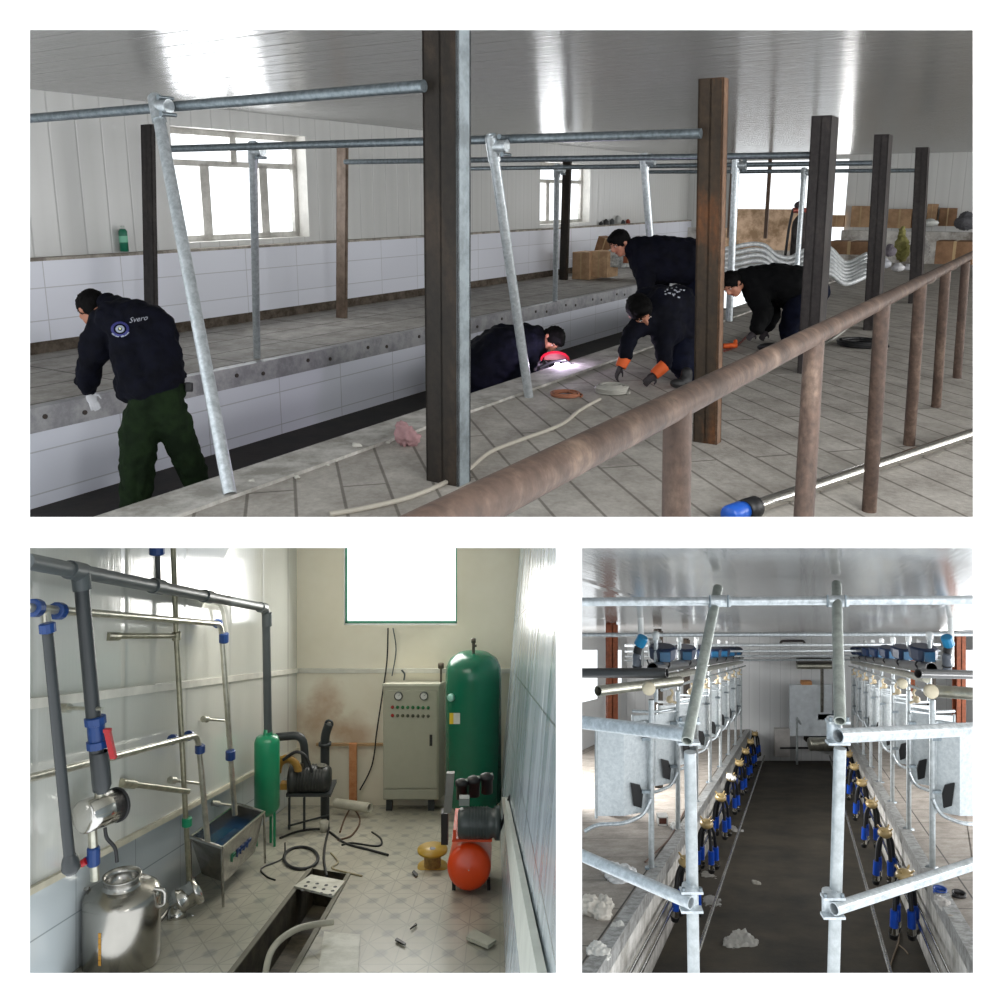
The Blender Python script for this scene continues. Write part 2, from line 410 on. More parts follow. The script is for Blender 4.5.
    rect(LW, ux0, 0, fl); rect(ux1, 8, 0, fl); rect(ux0, ux1, 0, zb)
    m.quad(W_(LW, FARV, fl), W_(ux0, FARV, fl), W_(ux0, FARV-.25, fl), W_(LW, FARV-.25, fl)); m.quad(W_(ux1, FARV, fl), W_(8, FARV, fl), W_(8, FARV-.25, fl), W_(ux1, FARV-.25, fl))
    struct(m, 'wall_back_low', M2('stained_wall_foot', (120,112,104), (205,203,198), .7, 0, 1.2, .35, .55))
    t = thing('window_3', W_(ux0, FARV, zb), None, None, kind='structure'); m = MB()
    for f in (0, .33, .68):
        u = ux0+(ux1-ux0)*f; m.box(W_(u, FARV-.02, .5 if f < .5 else 1.0), A.U*.09, A.V*.06, A.W*(CE-.55 if f < .5 else CE-1.1))
    m.box(W_(ux0, FARV-.02, CE-.42), A.U*(ux1-ux0), A.V*.06, A.W*.08)
    m.part('window_frame', M('brown_frame', (96,78,66), .6), t)
    # low earth bank seen through the opening
    m = MB(); m.box(W_(ux0-1, FARV+1.2, 0), A.U*2.6, A.V*.3, A.W*1.25); struct(m, 'wall_outside', M2('mud_wall', (120,98,76), (176,150,126), .9, 0, 2, bump=.5))
    m = MB(); m.box(W_(ux0-1, FARV+1, -.02), A.U*8, A.V*5, A.W*.02); struct(m, 'floor_outside', m_conc)
    # ceiling and the unseen right side of the hall
    m = MB(); uvq(m, A, [(LW-.3, .8, CE), (8, .8, CE), (8, FARV, CE), (LW-.3, FARV, CE)], (0, 1)); struct(m, 'ceiling', m_ceil)
    m = MB(); uvq(m, A, [(8, .8, 0), (8, FARV, 0), (8, FARV, CE), (8, .8, CE)], (1, 2)); struct(m, 'wall_right', m_wallup)
room_one()
# ---------------------------------------------------------------- posts, pipes and clamps of room one
def rust_mat(name, c1, c2, c3, vs=4):
    t = NT(name); n = t.noise(vs, 8, stretch=(1,1,.35), rough=.7); s = t.noise(vs*6, 5)
    c = t.ramp(n, [(.3, lin(c1)), (.52, lin(c2)), (.68, lin(c3))])
    sp = t.ramp(s, [(.35,(.7,.7,.7,1)), (.6,(1,1,1,1)), (.78,(1.25,1.2,1.15,1))])
    t.set(t.mix(1.0, c, sp, 'MULTIPLY'), .62, .25); t.bump(s, .4, .004); return t.m
m_rust = rust_mat('brown_mill_steel', (30,26,22), (46,39,32), (66,54,43))
m_rust2 = rust_mat('orange_rusted_steel', (44,37,29), (64,50,36), (112,70,38))
m_rust3 = rust_mat('dark_mill_steel', (44,40,40), (60,55,54), (78,70,66))
m_rail = rust_mat('rusty_pipe', (62,50,44), (92,74,64), (126,106,92), 7)
m_side = M2('lighter_grey_side', (108,116,120), (140,150,155), .5, .3, 6, bump=.3)  # side face of the thick post, lighter grey than its body

def steel_post(xl, xm, xr, yb, xt, yt, label, mat, side=None, h=None, name='steel_post'):
    C = A.g(xm, yb); W_ = A.W
    a = -along(C, -A.U, xl) if False else along(C, -A.U, xl); b = along(C, A.V, xr)
    if h: top = C + W_*h
    else:
        top = near_top(C, W_, xt, yt)
    up = top - C
    fl = .014
    t = thing(name, C - A.U*(a/2) + A.V*(b/2), label, 'post', 'steel posts in the hall'); m = MB()
    # I section seen against its flange: two flanges and a web
    m.box(C - A.U*a, A.U*a, A.V*fl, up); m.box(C - A.U*a + A.V*(b-fl), A.U*a, A.V*fl, up); m.box(C - A.U*(a*.5+.006), A.U*.012, A.V*b, up)
    m.box(C - A.U*a, A.U*.012, A.V*b, up)
    m.part('post_body', mat, t)
    m = MB(); m.box(C - A.U*.012, A.U*.012, A.V*b, up); m.part('side_face', side or mat, t)
    return t
p = steel_post(426.5,458.5,470.5,487, 457.5,3, 'thick dark brown steel post nearest the camera, floor to ceiling, grey side face', m_rust, m_side)
# weld burn marks on the big post
steel_post(693,716.5,721,445, 724,77, 'orange-brown rusted steel post right of the bending workers', m_rust2, rust_mat('rust_edge', (96,72,54),(124,92,68),(150,128,108)))
steel_post(797,816,823,375, 832,115, 'dark steel post rising behind the handrail beside the squatting worker in black', m_rust3)
steel_post(863,877,881,331, 889,134, 'dark steel post in front of the cardboard boxes, second from the right', m_rust3)
steel_post(908,920,922,304, 928,147, 'rightmost slim dark steel post, farthest along the hall', m_rust3)
steel_post(145,155,159,346, 151,124, 'dark steel post by the left wall behind the worker in green trousers', m_rust3)
steel_post(336,345,347.5,318.5, 346,140, 'brown steel post on the platform right of the near window', M2('brown_post', (96,80,66),(122,104,90), .6, .2))
steel_post(559,566,568,280, 570,157, 'dark slim steel post in front of the small far window', m_rust)

def bar(name, label, pa, pb, r, group='horizontal galvanised pipes', mat=None, n=14):
    m = MB(); m.tube([pa, pb], r, n); return m.solo(name, mat or m_galvd, label, 'pipe', group)
def atv(x, y, v): return A.hit(x, y, 1, v)
bA, bB = atv(24, 119, 3.85), atv(424, 86, 3.85)
bar('galvanised_pipe', 'nearest top pipe running from the left edge to the thick dark post', bA, bB, .031)
C1 = atv(166, 149, 5.4); C2 = atv(701, 133.5, 5.4)
bar('galvanised_pipe', 'second horizontal pipe, crossing the near window to the orange-brown post', C1, C2, .03)
bar('galvanised_pipe', 'third horizontal pipe, ending at the dark post behind the handrail', atv(345,162,8.5), atv(812,155,8.5), .03)
bar('galvanised_pipe', 'fourth horizontal pipe, ending at the post before the cardboard boxes', atv(440,169,11.4), atv(872,163,11.4), .03)
bar('galvanised_pipe', 'fifth and farthest horizontal pipe, ending at the slimmest right post', atv(648,172,14.8), atv(915,170.5,14.8), .03)
bar('galvanised_pipe', 'stub of pipe from the left post to the pipe in front of the near window', atv(345,149,9.3), atv(168,151,9.3), .025) if False else None

def upright(xb, yb, xt, yt, v_top, px, label, cl=1.0, base=None, ang=0):
    b = base or A.g(xb, yb); tp = atv(xt, yt, v_top); d = (tp-b).normalized(); r = pr(b, px)/2
    t = thing('upright_pipe', b, label, 'pipe', 'upright galvanised pipes')
    m = MB(); m.pipe(b, tp+d*.05, r, .004, 16); m.part('pipe', m_galv, t)
    if cl:
        m = MB(); c = tp - d*.03; u = A.U
        m.tube([c-d*.10*cl, c+d*.07*cl], r*1.22, 16)
        q = c + u*(r*1.9) 
        m.tube([q-u*.05, q+u*.045*cl], r*1.15, 14); m.part('clamp', m_galv, t)
        for s in (-1, 1):
            k = MB()
            k.cyl(q+d*.06*s*cl-A.V*.05+u*.03, q+d*.06*s*cl+A.V*.05+u*.03, .012, 8); k.cyl(q+d*.06*s*cl-A.V*.06+u*.03, q+d*.06*s*cl-A.V*.05+u*.03, .018, 6)
            k.part('bolt', m_galvd, t)
    return t
K0 = .02
upright(230, 493, 156, 103, 3.78, 13.5, 'thick galvanised pipe leaning left, nearest of the leaning uprights', base=A.g(230,494,.02))
upright(529, 397, 492, 142, 5.33, 9, 'leaning galvanised pipe right of the thick dark post, its foot by the welder')
upright(657, 330, 644, 158, 9.8, 7.5, 'leaning galvanised pipe behind the worker bending at the back')
upright(257, 358, 253, 148, 5.47, 7, 'slim upright pipe on the platform in front of the near window')
upright(555, 301, 557, 168, 11.45, 5, 'slim upright pipe beside the dark post at the small far window')
upright(729, 321, 736, 163, 11.35, 7, 'slim upright pipe just right of the orange-brown post')
upright(795, 300, 804, 171, 14.7, 5, 'short upright pipe in front of the wide far opening')

# rusty handrail: one welded thing
def handrail():
    ur = -.67; hr = 1.085; t = thing('handrail', A.w(ur, 4.7, 0), 'rusty brown pipe handrail with round posts running to the right edge', 'handrail')
    m = MB(); m.tube([A.w(ur, .98, 1.12), A.w(ur, 2, 1.11), A.w(ur, 4.5, 1.085), A.w(ur, 9.7, 1.045)], .033, 28)
    ax = (m.v[28]-m.v[0]).normalized()
    for i in list(range(28)) + list(range(28*4, 28*5)):     # slanting saw cut at the near end
        m.v[i] = m.v[i] + ax*along_y(m.v[i], ax, 534)
    m.part('top_rail', m_rail, t)
    for xt, yt, xb, yb, w_ in ((678,395,676,530,29),(815,330,803,530,20),(883,297,869,511,14.5),(921,280,909,445,11.5),(946,268,936,407,9.5),(966,259,957,378,8.5)):
        tp = A.hit(xt, yt, 0, ur)
        b = A.hit(xb, yb, 2, 0) if yb < 520 else P(xb, yb, tp.y+.02)   # the two nearest posts end behind the sill of the opening
        m = MB(); m.tube([b, tp-A.W*.02], w_/2*b.y/F*.97 if yb < 520 else w_/2*tp.y/F*1.0, 18); m.part('post', m_rail, t)
    for v in (6.2, 7.6):
        m = MB(); c = A.w(ur, v, 1.1-.006*v); m.tube([c-A.V*.02, c+A.V*.02], .0345, 18); m.part('weld_seam', M('weld_grey', (128,118,110), .6, .4), t)
handrail()
# polished pipe lying on the floor with its blue union
def floor_pipe():
    a, b = A.g(748, 509, .05), A.g(990, 428, .05)
    t = thing('steel_pipe', A.g(748,509), 'long shiny steel pipe lying on the floor behind the handrail posts', 'pipe'); m = MB(); m.pipe(a, b, .036, .003, 20); m.part('pipe', m_chrome, t)
    d = (b-a).normalized(); m = MB(); m.lathe([(0,-.16),(.04,-.16),(.05,-.15),(.052,-.06),(.045,-.05),(.045,-.01),(0,-.01)], a, d, 18); m.part('union_nut', M('pipe_blue', (30,90,190), .35), t)
    m = MB(); m.lathe([(.046,-.03),(.055,-.03),(.055,.06),(.04,.07),(.04,.03)], a, d, 18); m.part('union_collar', m_black, t)
floor_pipe()

# ---------------------------------------------------------------- people
m_skin = M('skin', (176,120,96), .55, var=.08); m_hair = M('black_hair', (5,4,4), .7, bump=.5, bs=120, **{'Specular IOR Level': .12})
m_navy = M2('navy_work_jacket', (4,5,14), (8,10,24), .85, 0, 8, bump=.4, bs=60); m_blackj = M2('black_jacket', (4,5,6), (8,9,11), .85, 0, 8, bump=.4, bs=60)
m_green = M2('dark_green_trousers', (15,27,13), (25,40,20), .9, 0, 7, bump=.4, bs=60); m_navyt = M2('navy_trousers', (8,11,24), (14,18,36), .9, 0, 8, bump=.4, bs=60)
m_orange = M('orange_cuff', (214,92,34), .7); m_glove = M('dark_glove', (42,36,40), .7); m_lightglove = M('pale_glove', (186,186,190), .8)
m_shoe = M('black_shoe', (22,22,24), .6)
class Fig:
    """one worker; joints are given in picture coordinates at the worker's own distance, radii in pixels there"""
    def __init__(s, yr, name_label, base, cat='person'):
        s.y = yr; s.t = thing('person', base, name_label, cat); s.base = base
    def J(s, x, y, d=0): return P(x, y, s.y+d)
    def blob(s, name, mat, chains, vox=.02, smooth=5, rough=0, rs=9, parent=None):
        m = MB()
        for ch in chains:
            q = [(s.J(c[0], c[1], c[3] if len(c) > 3 else 0), c[2]*s.y/F) for c in ch]
            if len(q) == 1: m.ball(q[0][0], q[0][1])
            for (a, ra), (b, rb) in zip(q, q[1:]): m.ball_limb(a, b, ra, rb)
        return s.fin(m, name, mat, vox, smooth, rough, rs, parent)
    def fin(s, m, name, mat, vox, smooth=5, rough=0, rs=9, parent=None):
        return bake(m, vox, smooth, rough, rs).part(name, mat, parent or s.t)
    def head(s, c, face, up, hair_col=None, r=.098, neck=None, hair_down=0):
        f = Vector(face).normalized(); u = Vector(up); u = (u-f*u.dot(f)).normalized(); sd = f.cross(u)
        m = MB(); m.ell(c+u*.02, sd*r*.78, f*r, u*r*.98); m.ell(c-u*r*.55+f*r*.22, sd*r*.58, f*r*.66, u*r*.66); m.ell(c-u*r*.95+f*r*.5, sd*r*.3, f*r*.3, u*r*.22)
        m.ell(c-u*r*.2+f*r*1.0, sd*r*.13, f*r*.28, u*r*.3); m.ell(c+f*r*.83+u*r*.12, sd*r*.45, f*r*.16, u*r*.1)
        for k in (-1, 1):
            m.ell(c+sd*r*.8*k-u*r*.12-f*r*.05, sd*r*.1, f*r*.2, u*r*.3); m.ell(c-u*r*.35+f*r*.62+sd*r*.38*k, sd*r*.25, f*r*.22, u*r*.22)
        if neck is not None: m.ball_limb(c-u*r*.5-f*r*.3, neck, r*.5, r*.62)
        b = s.fin(m, 'head', m_skin, .011, 3)
        for k in (-1, 1):
            e = c+f*r*.86+sd*r*.34*k-u*r*.02
            m = MB(); m.ell(e, sd*r*.13, f*r*.07, u*r*.06, 10, 6); w_ = m.part('eye', M('eye_white', (205,196,190), .3), b)
            m = MB(); m.ell(e+f*r*.05, sd*r*.055, f*r*.03, u*r*.055, 8, 6); m.part('iris', M('iris', (22,16,14), .2), b)
            m = MB(); m.ell(e+u*r*.17+f*r*.05, sd*r*.2, f*r*.05, u*r*.035, 10, 6); m.part('eyebrow', m_hair, b)
        m = MB(); m.ell(c-u*r*.62+f*r*.88, sd*r*.24, f*r*.07, u*r*.05, 10, 6); m.part('mouth', M('lips', (140,76,68), .5), b)
        m = MB(); m.ell(c+u*r*.3-f*r*.12, sd*r*.95, f*r*1.1, u*r*1.0); m.ell(c-f*r*.5-u*r*(.05+hair_down), sd*r*.8, f*r*.62, u*r*.85); m.ell(c+u*r*.72+f*r*.42, sd*r*.72, f*r*.62, u*r*.4)
        s.fin(m, 'hair', m_hair, .012, 2, .006, 60, b); return b
    def hand(s, wrist, d, n, mat, curl=.6, L=.185, cuff=None):
        d = Vector(d).normalized(); n = Vector(n); n = (n-d*n.dot(d)).normalized(); sd = d.cross(n)
        m = MB(); pc = wrist+d*L*.28; m.ell(pc, d*L*.30, sd*L*.23, n*L*.09)
        m.ball_limb(wrist-d*L*.1, wrist+d*L*.1, L*.15, L*.14)
        for i, (o, l) in enumerate(((-.165,.38),(-.055,.44),(.055,.42),(.16,.33))):
            a = wrist+d*L*.5+sd*L*o; ang = 0; r = L*.052
            for k in range(3):
                ang += curl*(.6, .8, .6)[k]; b = a+(d*math.cos(ang)+n*math.sin(ang)+sd*o*.3)*(L*l*(.42,.32,.26)[k]); m.ball_limb(a, b, r, r*.88); a = b; r *= .88
        a = wrist+d*L*.12-sd*L*.17; b = a+(d*.6-sd*.7+n*.35).normalized()*L*.22; c2 = b+(d*.85-sd*.1+n*.4).normalized()*L*.18
        m.ball_limb(a, b, L*.075, L*.062); m.ball_limb(b, c2, L*.06, L*.05)
        s.fin(m, 'hand', mat, .0075, 2)
        if cuff: q = MB(); q.tube([wrist-d*.11, wrist-d*.05, wrist+d*.01], [.055,.052,.046], 14); q.part('glove_cuff', cuff, s.t)
    def shoe(s, a, d, L=.27):
        d = Vector(d).normalized(); sd = d.cross(A.W).normalized(); m = MB()
        m.ell(a+d*L*.1+A.W*.05, d*L*.28, sd*.05, A.W*.055); m.ell(a+d*L*.5+A.W*.035, d*L*.3, sd*.052, A.W*.04); m.ball_limb(a+A.W*.05, a+A.W*.13, .05, .05)
        s.fin(m, 'shoe', m_shoe, .012, 3)
from mathutils.bvhtree import BVHTree
def decal(parent, on, polys, mat, name, lift=.006):
    """cloth print: small shapes laid on the surface of a garment, given in picture coordinates"""
    bv_ = BVHTree.FromPolygons([v.co for v in on.data.vertices], [p.vertices for p in on.data.polygons]); org = on.parent.location if on.parent else on.location
    r = on
    while r.parent: r = r.parent
    org = r.location; m = MB()
    for poly in polys:
        out = []
        for x, y in poly:
            d = P(x, y, 1).normalized(); h = bv_.ray_cast(-org, d)
            if h[0] is None: break
            out.append(h[0]+org-d*lift)
        else: m.add(out, [tuple(range(len(out)))])
    if m.v: return m.part(name, mat, on)
def ringp(cx, cy, r0, r1, n=20, sy=1.0, a0=0, a1=2*math.pi):
    o = []
    for k in range(n):
        t0 = a0+(a1-a0)*k/n; t1 = a0+(a1-a0)*(k+.9)/n
        o.append([(cx+r*math.cos(t), cy+sy*r*math.sin(t)) for r, t in ((r0,t0),(r1,t0),(r1,t1),(r0,t1))])
    return o
def text_polys(txt, x, y, h, slant=0, slope=0):
    """glyph outlines of the built-in font as polygons in picture coordinates"""
    cu = bpy.data.curves.new('t', 'FONT'); cu.body = txt; cu.size = 1; cu.resolution_u = 2
    o = bpy.data.objects.new('t', cu); COL.objects.link(o); dg = bpy.context.evaluated_depsgraph_get(); me = bpy.data.meshes.new_from_object(o.evaluated_get(dg))
    bpy.data.objects.remove(o); pv = [v.co.copy() for v in me.vertices]; ps = [[pv[i] for i in p.vertices] for p in me.polygons]; bpy.data.meshes.remove(me)
    return [[(x+(q.x+q.y*slant)*h, y-q.y*h+(q.x*h)*slope) for q in p_] for p_ in ps]

def people():
    # worker one: seen from behind, bending over the platform edge, standing in the pit
    f = Fig(6.5, 'person in navy jacket and green trousers bending over the platform edge, seen from behind', A.g(165, 548, PD)); J = f.J
    tr = f.blob('trousers', m_green, [[(150,398,19),(139,430,19),(137,470,17.5),(135,500,15),(134,518,11)], [(160,396,21),(175,425,17,.05),(186,455,16,.15),(196,480,14,.25),(203,505,11,.3)], [(148,392,21),(166,390,20)]], .022, 5, .016, 11)
    jk = f.blob('jacket', m_navy, [[(128,326,20),(134,360,22),(138,378,22)], [(142,324,19),(158,350,22),(165,374,20)], [(112,318,17),(132,316,17),(152,322,18)],
        [(98,345,19,.1),(90,362,13,.12),(87,380,12,.15),(88,388,8.5,.2)], [(160,328,17),(170,348,11,.1),(160,360,12,.35)], [(108,305,12,.15),(122,310,14,.1)], [(130,389,15),(146,388,19,-.04),(164,381,18,-.04),(174,378,12)], [(104,322,15,.05),(98,340,17,.08)]], .02, 4, .016, 11)
    f.head(J(91, 308, .2), (-.75,.62,-.35), (-.35,.2,.9), neck=J(110, 315, .1), r=.108)
    f.hand(J(89, 392, .22), (.4,.1,-1), (.3,-.9,0), m_lightglove, .45, L=.18)
    f.shoe(J(134, 524, .05), (-.3,1,0)); f.shoe(J(205, 512, .35), (.2,1,0))
    decal(f.t, jk, ringp(120,329,6.5,9.2,22,.82), M('print_blue', (52,54,120), .7), 'jacket_emblem')
    decal(f.t, jk, ringp(120,329,2.2,4.6,12,.82)+ringp(120,329,8.2,10.2,3,.82,.4,1.5)+ringp(120,329,8.5,10.3,2,.82,1.7,2.6), M('print_silver', (150,158,176), .6), 'jacket_emblem')
    decal(f.t, jk, ringp(120,328.6,0,1.3,6), M('print_yellow', (214,218,170), .6), 'jacket_emblem')
    decal(f.t, jk, text_polys('Svero', 129, 323, 8, .25, -.17), M('print_grey', (150,152,162), .7), 'jacket_print')
    m = MB(); m.cbox(J(189,387,.0), X*.05, Y*.05, Z*.07); m.part('belt_pouch', m_black, f.t, .01)
    # worker two: welder lying against the kerb in the pit
    f = Fig(9.0, 'person in dark navy jacket welding with a red face shield, leaning over the pit kerb', A.g(500, 425, PD)); J = f.J
    jk = f.blob('jacket', m_navy, [[(478,375,33,.1),(505,350,27),(528,345,21)], [(524,340,17),(534,336,12)], [(530,350,16),(534,362,9,-.15),(538,370,6.5,-.3)], [(500,378,28,.15),(522,372,16)], [(484,356,22,.2)]], .024, 4, .018, 10)
    f.blob('trousers', m_navyt, [[(488,385,24,.15),(492,408,17,.1),(496,420,13,.05)], [(505,385,18,.25),(510,402,14,.2),(512,414,11,.15)]], .028, 4)
    f.head(J(552, 339, -.05), (.15,-.45,-.9), (.9,-.3,.28), neck=J(538, 338, 0), r=.108)
    f.hand(J(537, 369, -.35), (.7,0,.35), (0,-1,0), m_glove, .9, L=.16)
    m = MB(); pts = []
    for i in range(9):                   # curved red hand-held shield
        a = math.pi*i/8; pts.append((555-15*math.cos(a), 360-9*math.sin(a)))
    ps = [P(x, y, 8.75) for x, y in pts]; qs = [P(x, y, 8.75)-Z*.0+Y*.16 for x, y in pts]; n = len(ps)
    m.add(ps+qs, [(i, i+1, n+i+1, n+i) for i in range(n-1)]); m.add([P(x*.88+555*.12, y*.86+360*.14+1, 8.74) for x, y in pts]+ps, [(i, i+1, n+i+1, n+i) for i in range(n-1)])
    m.prism([P(x, y, 8.93) for x, y in pts], Y*.02)
    k = m.solo('welding_shield', M('red_plastic', (176,22,44), .35), 'red welding face shield held under the face of the welder', 'face shield')
    m = MB(); m.tube([P(540,368,8.62), P(552,362,8.6), P(566,360,8.55)], .016, 8); m.tube([P(566,360,8.55), P(571,364,8.5)], .006, 6)
    m.solo('welding_torch', m_black, 'small black welding torch in the hand of the worker leaning from the pit', 'torch')
    # worker three: crouching in front with orange cuffs
    f = Fig(7.75, 'person in navy overalls crouching with orange-cuffed gloves reaching to the cable coil', A.g(688, 388)); J = f.J
    jk = f.blob('jacket', m_navy, [[(662,306,19),(678,306,20,.1)], [(678,302,18,.1),(684,325,21,.15),(684,345,18,.15)], [(655,312,18),(668,330,18)], [(646,320,14,-.05),(631,334,9,-.1),(626,350,8,-.15),(625,357,6.5,-.15)], [(662,325,14),(664,350,9.5,-.1),(664,364,8,-.1)], [(645,300,13,.1),(660,298,14,.1)]], .02, 4, .014, 12)
    f.blob('trousers', m_navyt, [[(686,335,20,.2),(680,362,13,0),(690,372,13,.1)], [(688,345,18,.3),(694,368,15,.1),(692,380,10,.15)]], .024, 4, .012, 12)
    b = f.head(J(640, 311, -.12), (.35,-.62,-.7), (-.25,-.55,.7), neck=J(656, 312, 0), r=.118)
    f.hand(J(621, 366, -.15), (-.5,-.1,-1), (.5,-.3,0), m_glove, .55, L=.165, cuff=m_orange); f.hand(J(655, 374, -.15), (-.85,-.1,-.75), (0,-1,0), m_glove, .5, L=.165, cuff=m_orange)
    f.shoe(A.g(686, 388), (-.6,-.6,0)); f.shoe(A.g(700, 378), (-.6,-.6,0))
    m = MB(); decal(f.t, jk, [[(x, y), (x+a, y+.3), (x+a*.6, y+b2), (x-.4, y+b2*.7)] for x, y, a, b2 in [(R.uniform(664,686), R.uniform(286,297), R.uniform(1,2.4), R.uniform(1,2)) for _ in range(22)]], M('print_white', (176,180,190), .7), 'back_print')
    # worker four: bending at the back, face down-left
    f = Fig(9.75, 'person in dark navy jacket bending at the back, face in profile above the boxes', A.g(704, 346)); J = f.J
    f.blob('jacket', m_navy, [[(642,252,15),(664,254,19),(690,258,20),(706,262,17)], [(640,258,13),(646,282,9.5,-.1),(645,300,8,-.1)], [(655,268,14),(690,270,16)], [(632,248,10),(640,248,12)], [(660,262,11,.3),(662,300,8,.3)]], .024, 4, .016, 11)
    f.blob('trousers', m_navyt, [[(704,268,16),(700,305,13),(698,338,9)], [(706,270,16,.2),(708,305,12,.25),(708,338,9,.3)], [(688,300,14,.1),(700,285,14,.1)]], .028, 4)
    f.head(J(620, 243, 0), (-.8,-.35,-.55), (-.42,-.15,.85), neck=J(634, 250, 0), r=.115)
    f.hand(J(645, 304, -.1), (-.1,0,-1), (-.6,-.5,0), m_skin, .5); f.hand(J(662, 304, .3), (-.1,0,-1), (-.6,-.5,0), m_skin, .5)
    f.shoe(A.g(698, 347), (-.8,-.4,0)); f.shoe(A.g(709, 343), (-.8,-.4,0))
    # worker five: squatting at right in black
    f = Fig(9.5, 'person in black jacket squatting between the posts at right, working near the floor', A.g(792, 356)); J = f.J
    f.blob('jacket', m_blackj, [[(752,280,14),(775,282,19),(800,286,20)], [(756,274,9),(772,274,10),(798,275,10)], [(754,292,12),(764,312,10,-.1),(757,328,7.5,-.15)], [(768,296,12,.2),(772,316,9,.2),(768,326,7,.2)], [(790,296,15),(800,300,14)], [(742,278,10,.0),(754,279,12)]], .022, 4, .014, 12)
    f.blob('trousers', m_navyt, [[(812,292,16),(796,310,13,-.1),(788,330,9.5,0),(790,344,7,.05)], [(814,292,16,.2),(796,314,12,.25),(798,330,9,.25),(802,340,7,.25)]], .024, 4, .012, 12)
    f.head(J(732, 284, -.05), (-.6,-.45,-.75), (-.55,-.1,.75), neck=J(745, 281, 0), r=.11)
    f.hand(J(754, 332, -.15), (-.75,-.3,-.8), (0,-1,.2), m_glove, .5, L=.16, cuff=None); f.hand(J(766, 331, .2), (-.6,-.2,-.9), (0,-1,.2), m_glove, .5, L=.16)
    f.shoe(A.g(789, 355), (-.8,-.4,0)); f.shoe(A.g(800, 347), (-.8,-.4,0))
    # spot of welding light
    m = MB(); m.ball(P(557,363.5,8.62), .02); m.solo('welding_arc', glow('arc_glow', (240,225,255), 60), 'tiny glaring white welding spark beside the red face shield', 'spark')
    l = bpy.data.lights.new('arc_light', 'POINT'); l.energy = 16; l.color = (.86,.72,1); l.shadow_soft_size = .03; o = bpy.data.objects.new('arc_light', l); COL.objects.link(o); o.location = P(561,364,8.45)+A.W*.03
people()
# ---------------------------------------------------------------- loose things of room one
m_card = M2('cardboard', (156,126,98), (184,152,120), .85, 0, 3, bump=.2); m_cardd = M2('cardboard_dark', (122,94,72), (148,116,90), .85, 0, 3, bump=.2)
m_tape = M('parcel_tape', (176,150,110), .3)
def carton(x0, x1, yt, yb, depth, d, label, mat=None, group='cardboard boxes in the hall', open_=False, w_off=0, slant=0, ax=None):
    """box whose front lower edge is at picture row yb, at distance d"""
    U, V, W_ = (ax or (A.U, A.V, A.W)); C = P(x0, yb, d); a = along(C, U, x1); h = along_y(C, W_, yt)
    t = thing('cardboard_box', C+U*a/2+V*depth/2, label, 'box', group); m = MB(); m.box(C, U*a, V*depth, W_*h); m.part('carton', mat or m_card, t, .006)
    m = MB(); m.box(C+U*a*.46-V*.002, U*a*.08, V*(depth+.004), W_*(h+.003)); m.part('tape', m_tape, t)
    if open_:
        for s, e in ((0, -1), (1, 1)):
            m = MB(); m.box(C+U*a*s+W_*h, U*a*.35*e+W_*.06, V*depth, W_*.006); m.part('flap', mat or m_card, t)
    return t
